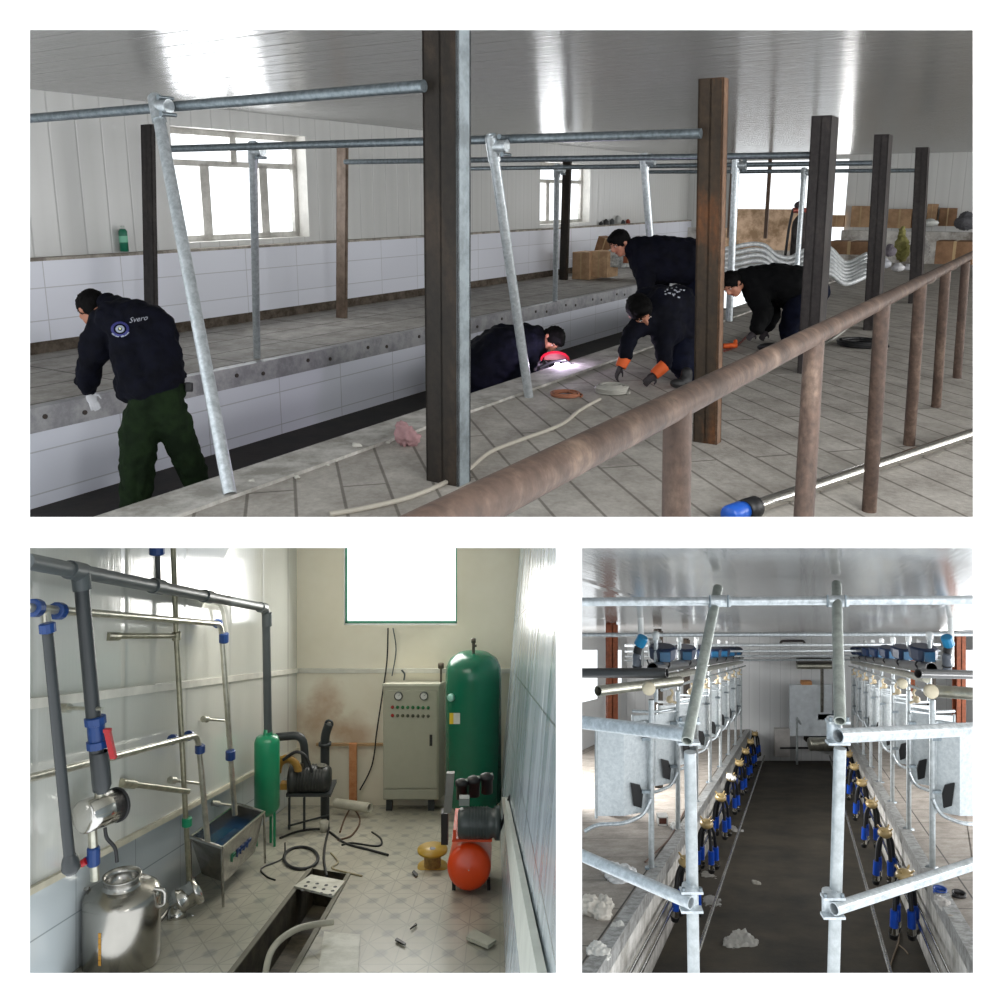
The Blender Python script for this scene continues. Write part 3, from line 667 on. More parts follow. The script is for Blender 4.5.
def clutter_one():
    dB = A.g(590, 278).y
    q = (A.U, A.V, A.W)
    carton(572,589,252,279,.55,17.6,'large open cardboard box on the platform by the far dark post')
    carton(589.5,607,251,277,.5,17.5,'lighter cardboard box pushed against the large box on the platform', M2('pale_cardboard',(170,138,108),(196,164,130),.85))
    carton(594,608,236,251,.35,18.0,'tilted brown box leaning on top of the boxes by the wall', m_cardd, ax=((A.U*.9-A.W*.3).normalized(), A.V, (A.W*.95+A.U*.3).normalized()))
    m = MB(); C = P(608, 267, 17.4); m.box(C, A.U*.36, A.V*.4, A.W*.33); m.solo('plastic_bucket', M2('grey_white_print',(130,134,132),(210,212,210),.6,0,9), 'square whitish container beside the cardboard boxes on the platform', 'container', bevel=.01)
    carton(623,633,256,263,.4,17.2,'small reddish box beside the whitish container, half behind the bending worker', M('red_carton',(150,84,56),.8))
    # tools on the ledge
    for i, (x, y, r_, c) in enumerate(((606,223,3,(60,60,60)),(612,222,2.6,(80,84,86)),(618,220,3.4,(190,192,190)),(623,223,2.4,(58,62,64)),(628,222,2.2,(150,60,40)),(601,224,2,(50,50,50)))):
        d = A.hit(x, y+2, 0, LW+.05).y; m = MB(); c0 = P(x, y, d); r0 = r_*d/F; m.lathe([(0,-r0),(r0*.8,-r0),(r0,-r0*.6),(r0,r0*.6),(r0*.5,r0),(r0*.3,r0*1.3),(0,r0*1.3)], c0, A.W, 12)
        m.solo('can', M('can_%d' % i, c, .5), ('blackened','dark grey','bright white','dark round','reddish','small black')[i]+' can standing in the row on the wall ledge above the cardboard boxes', 'can', 'cans on the wall ledge')
    # green spray can on the ledge at far left
    b = A.hit(124.5, 251.5, 0, LW+.08); r = pr(b, 4.2); t = thing('spray_can', b, 'green spray can standing on the ledge at the far left wall', 'can')
    m = MB(); m.lathe([(0,0),(r,0),(r,.22),(r*.6,.245),(0,.245)], b, A.W, 16); m.part('can_body', M('can_green', (28,110,84), .35), t)
    m = MB(); m.lathe([(0,.245),(r*.45,.245),(r*.45,.28),(0,.28)], b, A.W, 12); m.part('cap', M('can_cap', (190,196,190), .4), t)
    m = MB(); m.lathe([(r*1.01,.10),(r*1.01,.17)], b, A.W, 16); m.part('paper_band', M('can_band', (120,190,160), .5), t)
    # heap of bent galvanised rails
    for i in range(7):
        d = 15.9-.08*i; y = 5.8*i
        pts = [(722,250+y*.7),(735,247+y),(752,244+y*.97),(765,246+y*.93),(776,255+y*.9),(790,258+y*.86),(806,250+y*.82),(824,247+y*.75),(832,250+y*.72),(846,263+y*.6),(867,254+y*.62)]
        m = MB(); m.tube(path([P(x, yy, d) for x, yy in pts], 5), .042, 10)
        m.solo('bent_rail', M2('bright_zinc', (196,200,202), (226,229,230), .4, .25, 20), ('topmost','second from top','third from top','middle','third from bottom','second from bottom','lowest')[i]+' of the wavy galvanised rails stacked on the floor before the wide opening', 'rail', 'stack of wavy galvanised rails')
    # gas cylinder with its regulator
    b = A.g(798, 283); k = pr(b, 1); t = thing('gas_cylinder', b, 'dark gas cylinder with a regulator standing before the wide opening', 'gas cylinder')
    m = MB(); H = 70*k; m.lathe([(0,0),(10*k,0),(10*k,H*.78),(9*k,H*.86),(6*k,H*.93),(2.2*k,H*.99),(2.2*k,H*1.02),(0,H*1.02)], b, A.W, 20); m.part('bottle', M2('cylinder_grey',(50,44,44),(84,76,74),.6,.3,4), t)
    m = MB(); c = b+A.W*(H*1.03)-X*5*k; m.lathe([(0,-.05),(3.6*k,-.05),(3.6*k,.03),(0,.03)], c+A.W*4*k, -Y, 14); m.part('gauge', M('gauge_dark',(60,50,56),.4), t)
    m = MB(); m.tube([c-X*5*k, c+X*6*k], .03, 8); m.cyl(c-X*.1+A.W*-.02, c+X*.16+A.W*-.02, .05, 10); m.part('valve', M('valve_brass',(150,80,70),.4,.5), t)
    m = MB(); m.tube(path([c-X*5*k, c-X*8*k-A.W*20*k, c-X*10*k-A.W*52*k]), .025, 8); m.part('hose', m_black, t)
    # boxes on the ledge of the back wall and below it
    dl = A.hit(860, 227, 1, FARV-.1).y
    for x0,x1,yt,yb,lab,mt in ((829,843,215,227,'small brown box on the back ledge just right of the wide opening',m_card),(850,869,206,227,'tall brown box on the back ledge, left of the second dark post from the right',m_card),(887,910,209,228,'wide brown box on the back ledge between the two rightmost dark posts',m_card),(911,922,212,228,'dim brown box half behind the rightmost dark post on the back ledge',m_cardd),(926,936,204,222,'narrow light brown box standing on the back ledge right of the rightmost post',m_card),(938,955,208,226,'square dark brown box near the right end of the back ledge',m_cardd)):
        d = A.hit((x0+x1)/2, yb, 1, FARV-.2).y
        carton(x0, x1, yt, yb, .2 if yb < 227.5 else .2, d, lab, mt, 'cardboard boxes on the back ledge')
    carton(829,868,241,254,.6,17.8,'flat wide cardboard box on the floor behind the wavy rails',m_cardd)
    carton(934,972,241,264,.6,15.5,'large brown box on the floor near the right edge of the hall',m_cardd)
    def sack(cx, yb, w_, h, d, mat, label, cat='sack', name='sack', seed=1, sq=.5):
        m = MB(); c = P(cx, yb-h/2, d); k = d/F; m.ell(c-Z*h*k*.12, X*w_*k*.5, Y*w_*k*sq, Z*h*k*.42, 20, 14); m.ell(c+Z*h*k*.2, X*w_*k*.3, Y*w_*k*.3, Z*h*k*.32, 16, 12)
        o = bake(m, h*k/22, 3, h*k*.06, 9/(h*k), seed); return o.solo(name, mat, label, cat)
    sack(902,261,14,34,16.5,M2('olive_sack',(112,110,62),(146,142,92),.9),'olive green sack standing on the floor between the two rightmost dark posts')
    sack(920,262,18,32,17,M2('dusty_sack',(112,110,108),(150,148,144),.9),'grey sack behind the rightmost dark post',seed=3)
    sack(966,229,22,17,20.4,M('grey_bag',(92,92,96),.7),'slumped dark grey bag at the right end of the back ledge','bag','plastic_bag',5)
    for i,(x,y,w_,h,c,l) in enumerate(((884,268,14,10,(176,178,184),'crumpled grey-white sheet'),(898,271,13,8,(208,208,210),'crumpled white sheet'),(890,256,12,12,(110,104,112),'crumpled mauve cloth'),(930,226,16,7,(214,216,212),'crumpled white bag on the back ledge'),(908,270,10,6,(190,190,194),'small crumpled sheet'))):
        d = 15.3 if y > 240 else 20.2
        sack(x, y, w_, h, d, M('sheet_%d' % i, c, .6), l+(' lying on the floor near the olive sack' if y > 240 else ' right of the rightmost dark post'), 'plastic sheet', 'plastic_sheet', 7+i)
    # near floor: coils, cable, rag, tools, crumbs
    def coil(cx, cy, rx, n, r, mat, label, sq=.55, name='cable_coil', lift=0):
        c = A.g(cx, cy); R0 = pr(c, rx); pts = []
        for i in range(n*20+1):
            a = 2*math.pi*i/20; rr = R0*(1-.17*(i/20 % 3.3)+.03*math.sin(a*2.3+i*.03)); pts.append(c+A.U*rr*math.cos(a)+A.V*rr*math.sin(a)+A.W*(r+lift+.5*r*(i/20)))
        m = MB(); m.tube(pts, r, 7); return m.solo(name, mat, label, 'cable')
    coil(612, 393, 17, 9, .012, M('cable_grey',(168,166,158),.6), 'thick coil of pale grey cable on the floor under the gloves of the crouching worker')
    coil(566, 396, 16, 5, .008, M('cable_orange',(150,96,70),.6), 'flat coil of orange-brown cable beside the pale grey coil')
    coil(862, 346, 24, 5, .016, m_black, 'black cable coil lying on the floor behind the handrail')
    def cable(pts, r, mat, label, name='cable'):
        m = MB(); m.tube(path([A.g(x, y, r) for x, y in pts], 8), r, 8); return m.solo(name, mat, label, 'cable')
    cable([(330,514),(360,509),(410,497),(455,478),(470,468),(490,452),(520,440),(560,425),(580,410),(600,399)], .014, M('cable_beige',(178,172,160),.6), 'beige cable running along the floor from the lower left to the pale grey coil')
    cable([(720,392),(745,382),(770,370),(790,352),(800,340),(820,345),(845,330),(880,300)], .012, M('cable_pale',(168,166,160),.6), 'pale cable running across the floor behind the orange-brown post to the right')
    cable([(724,351),(735,347),(745,338),(752,332)], .012, M('cable_dark_red',(110,50,36),.6), 'dark red hose by the gloves of the squatting worker')
    m = MB(); c = A.g(729, 349); m.tube([c+A.W*.03-X*.06, c+A.W*.04+X*.08], .028, 10); m.tube([c+A.W*.04+X*.06, c+A.W*.09+X*.08+Y*.06], .022, 8); m.solo('grinder', m_orange, 'small orange power tool on the floor by the squatting worker', 'power tool')
    m = MB(); c = A.g(772, 352); m.ell(c+A.W*.05, X*.16, Y*.1, A.W*.05); m.ell(c+X*.12+A.W*.04, X*.1, Y*.08, A.W*.04); m.solo('tool_bag', m_black, 'small black tool bag on the floor at the feet of the squatting worker', 'bag')
    m = MB(); c = A.g(657, 421); m.tube([c+A.W*.02-X*.06, c+A.W*.03+X*.07+Y*.03], .02, 10); m.solo('screwdriver', M('red_handle',(190,40,60),.4), 'red handled tool on the floor behind the nearest handrail post', 'tool')
    m = MB(); c = A.g(640, 427); m.box(c-X*.1+A.W*.0, X*.16+Y*.08, Y*.05, A.W*.02); m.box(c+A.W*.001+X*.08+Y*.03, X*.08-Y*.04, Y*.03, A.W*.016); m.solo('pliers', M('tool_black',(36,36,38),.4,.5), 'black hand tool lying on the floor beside the rusty rail', 'tool')
    m = MB(); c = A.g(632, 437); m.box(c-X*.09, X*.16-Y*.03, Y*.025, A.W*.015); m.solo('file', M('tool_black',(36,36,38),.4,.5), 'thin black bar lying on the floor nearest the rusty rail', 'tool')
    m = MB(); c = A.g(405, 446); m.ell(c+A.W*.07, X*.07, Y*.06, A.W*.075); m.ell(c+A.W*.05+X*.05, X*.05, Y*.05, A.W*.05); m.ell(c+A.W*.12-X*.02, X*.04, Y*.04, A.W*.05)
    bake(m, .01, 2, .016, 26).solo('rag', M('pink_rag',(176,140,142),.85), 'crumpled pink rag on the floor against the kerb, left of the thick dark post', 'rag')
    for i,(x,y,r_) in enumerate(((357,449,.03),(297,479,.016),(252,484,.02),(283,474,.012),(345,458,.012),(336,462,.012),(328,466,.01),(388,444,.012),(352,452,.012))):
        m = MB(); c = A.g(x, y); m.ell(c+A.W*r_*.7, X*r_*1.3, Y*r_, A.W*r_*.8, 8, 6); bake(m, r_*.35, 1, r_*.3, 40).solo('plaster_crumb', M('crumb_white',(196,194,186),.9), 'white plaster crumb on the floor along the kerb' , 'debris', 'plaster crumbs along the kerb')
    # burn marks and welded ring on the thick post
    r_ = R
clutter_one()
# ================================================================ ROOM TWO : pump room
BL, BB = -2.66, 12.2                      # left wall, back wall distance
ROWT, ROWB = 541, 984
def hitpl(x, y, p0, n):
    r = P(x, y, 1); return r*(p0.dot(n)/r.dot(n))
def fz(d): return -2.16 - 246/900*d       # floor height at distance d
def bw(u, d, w=0): return Vector((-7/900*d+u, d, fz(d)+w))
def bx_(x, d, w=0): return Vector(((x-CX)/F*d, d, fz(d)+w))   # floor-based point on picture column x
m_cream = M2('cream_plaster', (206,200,184), (222,218,204), .55, 0, 1.5, bump=.05)
m_glosswall = panel_mat('glossy_wall_panel', (205,206,200), 1.3, 0, .12, .3, .12, .8, .8).m
m_lowtile = tile_mat('pump_room_tile', (196,204,208), (150,158,162), 1.0, .38, .12).m
m_wet = None
def wet_tile():
    t = NT('wet_glazed_tile'); uv = t.coord('UV'); b = t.n('TexBrick', offset=0); t.link(uv, b.inputs['Vector']); b.inputs['Scale'].default_value = 1
    b.inputs['Brick Width'].default_value = 1.6; b.inputs['Row Height'].default_value = .62; b.inputs['Mortar Size'].default_value = .006
    b.inputs['Color1'].default_value = lin((178,188,194)); b.inputs['Color2'].default_value = lin((168,178,186)); b.inputs['Mortar'].default_value = lin((110,120,126))
    mp = t.n('Mapping'); mp.inputs['Scale'].default_value = (.8, .12, 1); t.link(uv, mp.inputs[0]); n = t.n('TexNoise', Scale=7, Detail=7); t.link(mp.outputs[0], n.inputs['Vector'])
    c = t.mix(1.0, b.outputs['Color'], t.ramp(n.outputs[0], [(.3,(.74,.78,.8,1)), (.7,(1,1,1,1))]), 'MULTIPLY')
    t.set(c, t.ramp(n.outputs[0], [(.3,(.12,.12,.12,1)), (.7,(.28,.28,.28,1))])); t.bump(n.outputs[0], .08, .01); return t.m
def stained_wall():
    t = NT('cream_wall_with_rust_stains'); uv = t.coord('UV'); base = t.ramp(t.noise(.8, 4, co=uv), [(.3, lin((222,215,194))), (.7, lin((236,231,215)))])
    for (x, y, r) in ((312, 728, .55), (357, 735, .3), (326, 700, .25)):
        q = P(x, y, BB); d = t.n('VectorMath', operation='DISTANCE'); t.link(uv, d.inputs[0]); d.inputs[1].default_value = (q.x, q.z, 0)
        a = t.n('Math', operation='MULTIPLY_ADD'); t.link(t.noise(2.5, 6, co=uv), a.inputs[0]); a.inputs[1].default_value = .9*r*2; t.link(d.outputs['Value'], a.inputs[2])
        f = t.ramp(a.outputs[0], [(r*1.0, (.6,.6,.6,1)), (min(.99, r*2.1), (0,0,0,1))]); base = t.mix(f, base, lin((168,122,80)))
    t.set(base, .5); return t.m
def star_floor():
    t = NT('star_pattern_floor'); uv = t.coord('UV'); 
    def grid(ang, sc_, wd, col):
        mp = t.n('Mapping'); mp.inputs['Rotation'].default_value = (0,0,ang); t.link(uv, mp.inputs[0])
        b = t.n('TexBrick', offset=0); t.link(mp.outputs[0], b.inputs['Vector']); b.inputs['Scale'].default_value = 1; b.inputs['Brick Width'].default_value = sc_; b.inputs['Row Height'].default_value = sc_
        b.inputs['Mortar Size'].default_value = wd; b.inputs['Mortar Smooth'].default_value = .5; return b.outputs['Fac']
    base = t.ramp(t.noise(1.2, 8, co=uv), [(.35, lin((150,146,132))), (.7, lin((182,178,162)))])
    f1 = grid(math.pi/4, .1697, .006, 0); f2 = grid(0, .24, .005, 0)
    v = t.n('TexVoronoi', feature='F1', Scale=1/.24); v.inputs['Randomness'].default_value = 0; mp = t.n('Mapping'); mp.inputs['Location'].default_value = (.12,.12,0); t.link(uv, mp.inputs[0]); t.link(mp.outputs[0], v.inputs['Vector'])
    star = t.ramp(v.outputs['Distance'], [(.14,(1,1,1,1)), (.24,(0,0,0,1))])
    c = t.mix(f1, base, lin((136,133,121))); c = t.mix(f2, c, lin((142,139,127))); mm = t.n('Math', operation='MULTIPLY'); t.link(star, mm.inputs[0]); mm.inputs[1].default_value = .55; c = t.mix(mm.outputs[0], c, lin((104,106,104)))
    t.set(c, .35); return t.m
m_pvc = M('dark_grey_pvc', (70,76,78), .4, var=.06); m_pvcd = M('charcoal_pvc', (46,50,52), .4, var=.06)
m_blue = M('blue_fitting', (14,54,112), .35, var=.05); m_red = M('red_handle_plastic', (160,24,32), .35); m_greenp = M('green_paint', (20,128,88), .28, var=.05); m_dgreen = M('tank_green', (8,98,72), .22, var=.05)
m_olive = M2('olive_zinc_pipe', (128,126,108), (156,152,130), .35, .6, 9)
TW = []
def room_two():
    # left wall in two materials, back wall, leaning right wall
    def top(d): return (CY-ROWT)/F*d
    d0 = 4.9
    def lw(d, z): return Vector((-7/900*d+BL, d, z))
    m = MB()
    def face(d0_, d1_, z0, z1, mb):
        a, b, c, d = lw(d0_, z0(d0_)), lw(d1_, z0(d1_)), lw(d1_, z1(d1_)), lw(d0_, z1(d0_))
        mb.quad(a, b, c, d, uv=[(p.y, p.z-fz(p.y)) for p in (a, b, c, d)])
    face(d0, BB, lambda d: fz(d)+.76, top, m); struct(m, 'wall_left', m_glosswall)
    m = MB(); off = X*.12; LO = lambda d, z: lw(d, z)-off
    q_ = [LO(d0, fz(d0)), LO(BB, fz(BB)), LO(BB, fz(BB)+.76), LO(d0, fz(d0)+.76)]; m.quad(*q_, uv=[(p.y, p.z-fz(p.y)) for p in q_]); struct(m, 'wall_left_tiled', m_lowtile)
    V_ = B.V
    m = MB(); a = lw(d0, fz(d0)+.74)-X*.12; L_ = (lw(BB, fz(BB)+.74)-X*.12-a); m.box(a, L_, X*.15, Z*.04); struct(m, 'trim_4', M('yellowed_trim', (190,184,164), .5))
    m = MB(); a = lw(d0, fz(d0)+1.80); L_ = (lw(BB, fz(BB)+1.80)-a); m.box(a, L_, X*.03, Z*.06); m.box(a+L_-Z*.0, X*2.95, -Y*.03, Z*.06); struct(m, 'trim_5', M('white_trim', (204,202,192), .5))
    # back wall with window
    x0, x1, yb = 344, 457, 625
    z = lambda y: (CY-y)/F*BB
    def bq(xa, xb, ya, yb_, mb): 
        p = [Vector(((x-CX)/F*BB, BB, z(y))) for x, y in ((xa,yb_),(xb,yb_),(xb,ya),(xa,ya))]; mb.quad(*p, uv=[(q.x, q.z) for q in p])
    m = MB(); zf = CY - fz(BB)/BB*F
    bq(280, x0, ROWT, zf, m); bq(x0, x1, yb, zf, m); bq(x1, 530, ROWT, zf, m); struct(m, 'wall_back', stained_wall())
    t = thing('window_4', Vector(((x0-CX)/F*BB, BB, z(yb))), None, None, kind='structure'); m = MB(); e = Y*.22
    A_, B_, C_, D_ = [Vector(((x-CX)/F*BB, BB, z(y))) for x, y in ((x0,yb),(x1,yb),(x1,ROWT-1),(x0,ROWT-1))]
    m.quad(A_, B_, B_+e, A_+e); m.quad(B_, C_, C_+e, B_+e); m.quad(A_, D_, D_+e, A_+e); m.part('window_reveal', m_frame_w, t)
    m = MB(); s = .022; o = A_+Y*.1; w_ = (B_-A_).length; h = (D_-A_).length
    m.box(o, X*w_, Y*.05, Z*s); m.box(o, X*s, Y*.05, Z*h); m.box(o+X*(w_-s), X*s, Y*.05, Z*h); m.part('window_frame', M('green_window_frame', (70,150,120), .5), t)
    # stains, as wear on the back wall behind the pumps
    # right wall
    p0 = bw(.08, 6); nrm = (Z+X*.082).cross(Vector((-7/900, 1, -246/900)).normalized()).normalized()
    TW.append((p0, nrm)); hw = lambda x, y: hitpl(x, y, p0, nrm)
    dv = Vector((-7/900, 1, -246/900)); 
    c1, c2 = hw(566, ROWT), hw(566, ROWB)
    def onw(d, w): return bw(.08+.082*w, d, w)
    tz = lambda d: None
    def topw(d):                          # point of the wall on picture row ROWT
        a = onw(d, 0); return a + (Z+X*.082)*along_y(a, Z+X*.082, ROWT)
    wet = wet_tile()
    seq = [c2, c1, topw(5), topw(8), topw(BB), onw(BB, 0), onw(8, 0), onw(6, 0), onw(5.7, 0), hw(507, ROWB)]
    m = MB(); m.add(seq, [tuple(range(len(seq)))], False, [[(p.y, p.z-fz(p.y)) for p in seq]]); struct(m, 'wall_right', wet)
    m = MB(); pts = [(505.5,797),(509,797),(552,980),(531,980)]; q = [hw(*p)-X*.01 for p in pts]; m.prism(q, -X*.03); struct(m, 'trim_6', M('pale_wall_trim', (176,180,172), .5))
    # floor with the drain trench cut out
    fl = star_floor(); df = 2.16*900/(ROWB-646)
    G = lambda x, y: B.g(x, y)
    trench = [G(313,868.5), G(347,874), G(283,ROWB), G(226,ROWB)]
    def fq(ps, mb): mb.add(ps, [tuple(range(len(ps)))], False, [[(p.x, p.y*.55) for p in ps]])
    m = MB(); fq([bw(BL-.12, BB), bw(BL-.12, d0), G(60, ROWB), trench[3], trench[0]], m); fq([bw(BL-.12, BB), trench[0], trench[1], bw(.1, BB)], m); fq([trench[1], trench[2], G(507, ROWB), bw(.1, BB)], m)
    struct(m, 'floor', fl)
    m = MB(); dn = -Z*.35
    for i in range(4): a, b = trench[i], trench[(i+1) % 4]; m.quad(a, b, b+dn, a+dn)
    m.quad(*[p+dn for p in trench]); struct(m, 'floor_trench', M2('muddy_trench', (44,40,30), (84,76,60), .7, 0, 5, bump=.5))
    m = MB(); e1, e2 = trench[0], trench[3]; m.box(e1, (e2-e1), -X*.04, Z*.012); e1, e2 = trench[1], trench[2]; m.box(e1, (e2-e1), X*.04, Z*.012); struct(m, 'trim_7', M('trench_kerb', (110,106,92), .7))
    # soffit under the hall above
    m = MB(); m.quad(P(20, ROWT-1, BB+.1), P(568, ROWT-1, BB+.1), P(568, ROWT-1, 2.2), P(20, ROWT-1, 2.2)); struct(m, 'ceiling', M('white_soffit', (216,214,206), .8))
m_frame_w = M('white_reveal', (214,212,206), .6)
room_two()

def lpipe(name, u, x0, x1, y0, r, mat, parent=None, y1=None):   # pipe running along the left wall through (x0,y0)
    d0, d1 = u/((x0-493)/F), u/((x1-493)/F)
    a = P(x0, y0, d0); b = P(x1, y1 if y1 is not None else 646+(y0-646)*(x1-493)/(x0-493), d1); m = MB(); m.tube([a, b], r, 16)
    return m, a, b
def nut(m, c, ax, r, L):                 # ribbed union nut
    m.lathe([(0,-L/2),(r*.8,-L/2),(r,-L*.42),(r,L*.42),(r*.8,L/2),(0,L/2)], c, ax, 12, False)
def pump_room_things():
    # thick dark grey main and its drop into the green filter
    t = thing('vacuum_pipe', bw(-2.45, 8), 'thick grey plastic main along the left wall, dropping into the small green tank', 'pipe')
    u = -2.45; k = lambda x: u/((x-493)/F)
    a = P(26, 561, k(26)); b = P(266, 608, k(266)); c = P(268, 737, k(266)+.05)
    m = MB(); m.tube(m.bend([a, b, c], .12), .044, 18); m.part('main_pipe', m_pvc, t)
    for x, y in ((76,571),(157,586.5),(207,596.5),(262,607.5)):
        q = MB(); p = P(x, y, k(x)); q.tube([p-(b-a).normalized()*.09, p+(b-a).normalized()*.09], .055, 18); q.part('socket', m_pvc, t)
    q = MB(); p = P(267,613,k(266)); q.tube([p, p-Z*.14], .054, 18); q.part('socket', m_pvc, t)
    q = MB(); q.cyl(c-Z*.05, c+Z*.06, .05, 16); q.part('union_nut', m_greenp, t)
    # second dark grey drop with blue valve and red lever
    d = k(80); t = thing('drop_pipe', P(101, 792, d), 'dark grey drop pipe with a blue valve and red lever above the steel canister', 'pipe')
    a, b = P(81, 580, d), P(100, 790, d); ax = (b-a).normalized(); m = MB(); m.tube([a, b], .042, 18); m.part('pipe', m_pvcd, t)
    m = MB(); m.tube([P(80, 570, d), P(82.5, 590, d)], .054, 16); m.part('tee', m_pvc, t)
    m = MB(); p = P(96.5, 734, d); m.tube([p-ax*.09, p+ax*.075], .05, 16); nut(m, p-ax*.08, ax, .062, .05); nut(m, p+ax*.06, ax, .062, .05); v = m.part('valve_body', m_blue, t)
    m = MB(); h0 = P(103, 733, d-.05); m.box(h0, X*.04, Y*.03, Z*.02); m.box(h0+X*.005, X*.032, Y*.03, (P(112,759,d)-P(106,733,d))); m.part('lever', m_red, v)
    m = MB(); p = P(99, 752, d); m.lathe([(.05,0),(.054,.03),(.054,.2),(.035,.24)], p, ax, 16); m.part('reducer', m_pvcd, t)
    # far left dark pipe with the blue tee on top
    d = 4.95; t = thing('drop_pipe', P(72, 868, d), 'charcoal drop pipe at the far left ending in a black bell near the floor', 'pipe')
    a, b = P(47, 626, d), P(70, 862, d); ax = (b-a).normalized(); m = MB(); m.tube([a, b], .03, 16); m.part('pipe', m_pvcd, t)
    m = MB(); m.lathe([(.03,-.02),(.04,0),(.046,.02),(.05,.06),(.03,.085),(0,.085)], P(70,858,d), ax, 16); m.part('bell', m_pvcd, t)
    m = MB(); nut(m, P(47.5,628,d), ax, .044, .055); m.part('union_nut', m_blue, t)
    # upper polished pipe with blue unions, dropping into the trough
    u = -2.52; k = lambda x: u/((x-493)/F); t = thing('milk_pipe', bw(-2.52, 8), 'upper polished steel pipe with blue unions bending down into the trough', 'pipe')
    a = P(26, 607.5, k(26)); b = P(221, 624, k(221)); c = P(235, 815, k(221)+.05); dr = (b-a).normalized(); m = MB(); m.tube(m.bend([a, b, c], .12), .025, 16); m.part('pipe', m_stain2, t)
    for x, y in ((35,608),(58,611)): q = MB(); nut(q, P(x,y,k(x)), dr, .05, .07); q.part('union_nut', m_blue, t)
    q = MB(); nut(q, P(218,623.6,k(221)), dr, .043, .06); q.part('union_nut', m_blue, t)
    for x, y in ((224,638),(230.5,755)): q = MB(); nut(q, P(x,y,k(221)), Z, .045, .09); q.part('union_nut', m_blue, t)
    q = MB(); q.tube([P(46,611,k(46)), P(47,624,k(46))], .026, 12); q.part('branch', m_stain2, t)
    # lower polished pipe
    u = -2.56; k = lambda x: u/((x-493)/F); t = thing('milk_pipe', bw(-2.56, 7), 'lower polished steel pipe with blue unions bending down behind the thin upright', 'pipe')
    a = P(26, 779, k(26)); b = P(192, 735, k(192)); c = P(208, 845, k(192)); dr = (b-a).normalized(); m = MB(); m.tube(m.bend([a, b+X*.05, c], .13), .024, 16); m.part('pipe', m_stain2, t)
    for x, y in ((173,739.5),(189,735.5)): q = MB(); nut(q, P(x,y,k(x)), dr, .042, .06); q.part('union_nut', m_blue, t)
    q = MB(); nut(q, P(200,749,k(192)), Z, .042, .07); q.part('union_nut', m_blue, t)
    # thin tall upright with two wall branches
    d = 7.3; t = thing('standpipe', P(191, 905, d), 'thin tall olive upright pipe rising from the small pump to the ceiling', 'pipe')
    m = MB(); m.tube([P(173,542,d), P(176.5,640,d), P(190,898,d)], .021, 14); m.part('pipe', m_olive, t)
    q = MB(); q.tube([P(112,636,6.3), P(176,636,d)], .020, 12); q.tube([P(106,636.5,6.2), P(118,636.5,6.4)], .03, 12); q.part('wall_branch', m_olive, t)
    q = MB(); q.tube([P(124,783,6.45), P(188,791.5,d)], .022, 12); q.tube([P(121,783,6.4), P(134,784.5,6.55)], .032, 12); q.part('wall_branch', m_olive, t)
    q = MB(); nut(q, P(176.5,636,d), Z, .036, .07); q.part('tee', m_olive, t)
    q = MB(); nut(q, P(187,822,d), Z, .04, .07); q.part('union_nut', M('green_fitting', (20,130,90), .4), t)
    for x0_, y0_, x1_, y1_, dd in ((62,708,102,709,5.3),(203,719,228,721,8.5),(170,780,203,784,7.75),(212,803,237,806,8.5)):
        m = MB(); dl = 2.62*900/(493-x0_); p, q_ = P(x0_,y0_,dl), P(x1_,y1_,dd); m.tube([p, q_], .012, 8); m.tube([p, p+(q_-p).normalized()*.07], .028, 10)
        m.solo('pipe_bracket', m_stain2, {62:'small steel bracket between the two dark drop pipes',203:'small steel bracket holding the upper polished drop above the trough',170:'steel bracket holding the lower polished drop',212:'steel bracket just above the trough rim'}[x0_], 'bracket')
    # short blue and black stub at the top
    t = thing('stub_pipe', P(158,582,6.6), 'short black pipe with a blue union hanging at the top left', 'pipe'); m = MB(); m.tube([P(157.5,552,6.6), P(158.5,584,6.6)], .018, 12); m.part('pipe', m_pvcd, t)
    m = MB(); nut(m, P(157,549,6.6), Z, .055, .09); m.part('union_nut', m_blue, t)
    # white conduit on the wall
    m = MB(); pts = [P(x, y, -2.60/((x-493)/F)) for x, y in ((130,583),(222,604),(226,631))]; m.tube(m.bend(pts, .15), .02, 10); m.solo('conduit', M('white_conduit', (204,204,196), .4), 'white conduit on the left wall behind the thin upright pipe', 'conduit')
    # horizontal steel canister
    d = 5.7; t = thing('milk_filter', P(100, 832, d), 'polished steel canister lying horizontally under the blue valve', 'canister')
    a, b = P(84, 817, d-.12), P(116, 805, d+.12); ax = (b-a).normalized(); L = (b-a).length; m = MB(); m.lathe([(0,-.02),(.085,-.015),(.1,0),(.1,L),(0,L)], a, ax, 28); m.part('shell', m_chrome, t)
    m = MB(); m.lathe([(.1,-.004),(.108,-.004),(.108,.014),(.1,.016),(0,.016)], b, ax, 28); m.part('end_ring', m_black, t)
    m = MB(); m.tube([P(99,790,d), P(100,798,d)], .03, 12); m.part('inlet', m_stain2, t)
    m = MB(); m.tube([P(92,826,d), P(95,880,d)], .028, 14); m.part('outlet', m_stain2, t)
    m = MB(); nut(m, P(93.5,856,d), Z, .04, .12); v = m.part('valve_body', m_blue, t); m = MB(); m.tube([P(93,857,d), P(84,862,d)], .024, 10); m.part('branch', m_blue, v); m = MB(); m.cyl(P(86,861,d-.03), P(81,864,d-.03), .022, 10); m.part('lever', m_red, v)
    m = MB(); m.tube(path([P(105,828,d), P(107,838,d), P(115,848,d), P(117,862,d)]), .012, 8); m.part('hose', m_black, t)
    # big milk can
    d = 6.12; b = bx_(122, d); t = thing('milk_can', b, 'large polished steel milk can with an open neck standing in the left foreground', 'milk can'); r = .25; H = .46
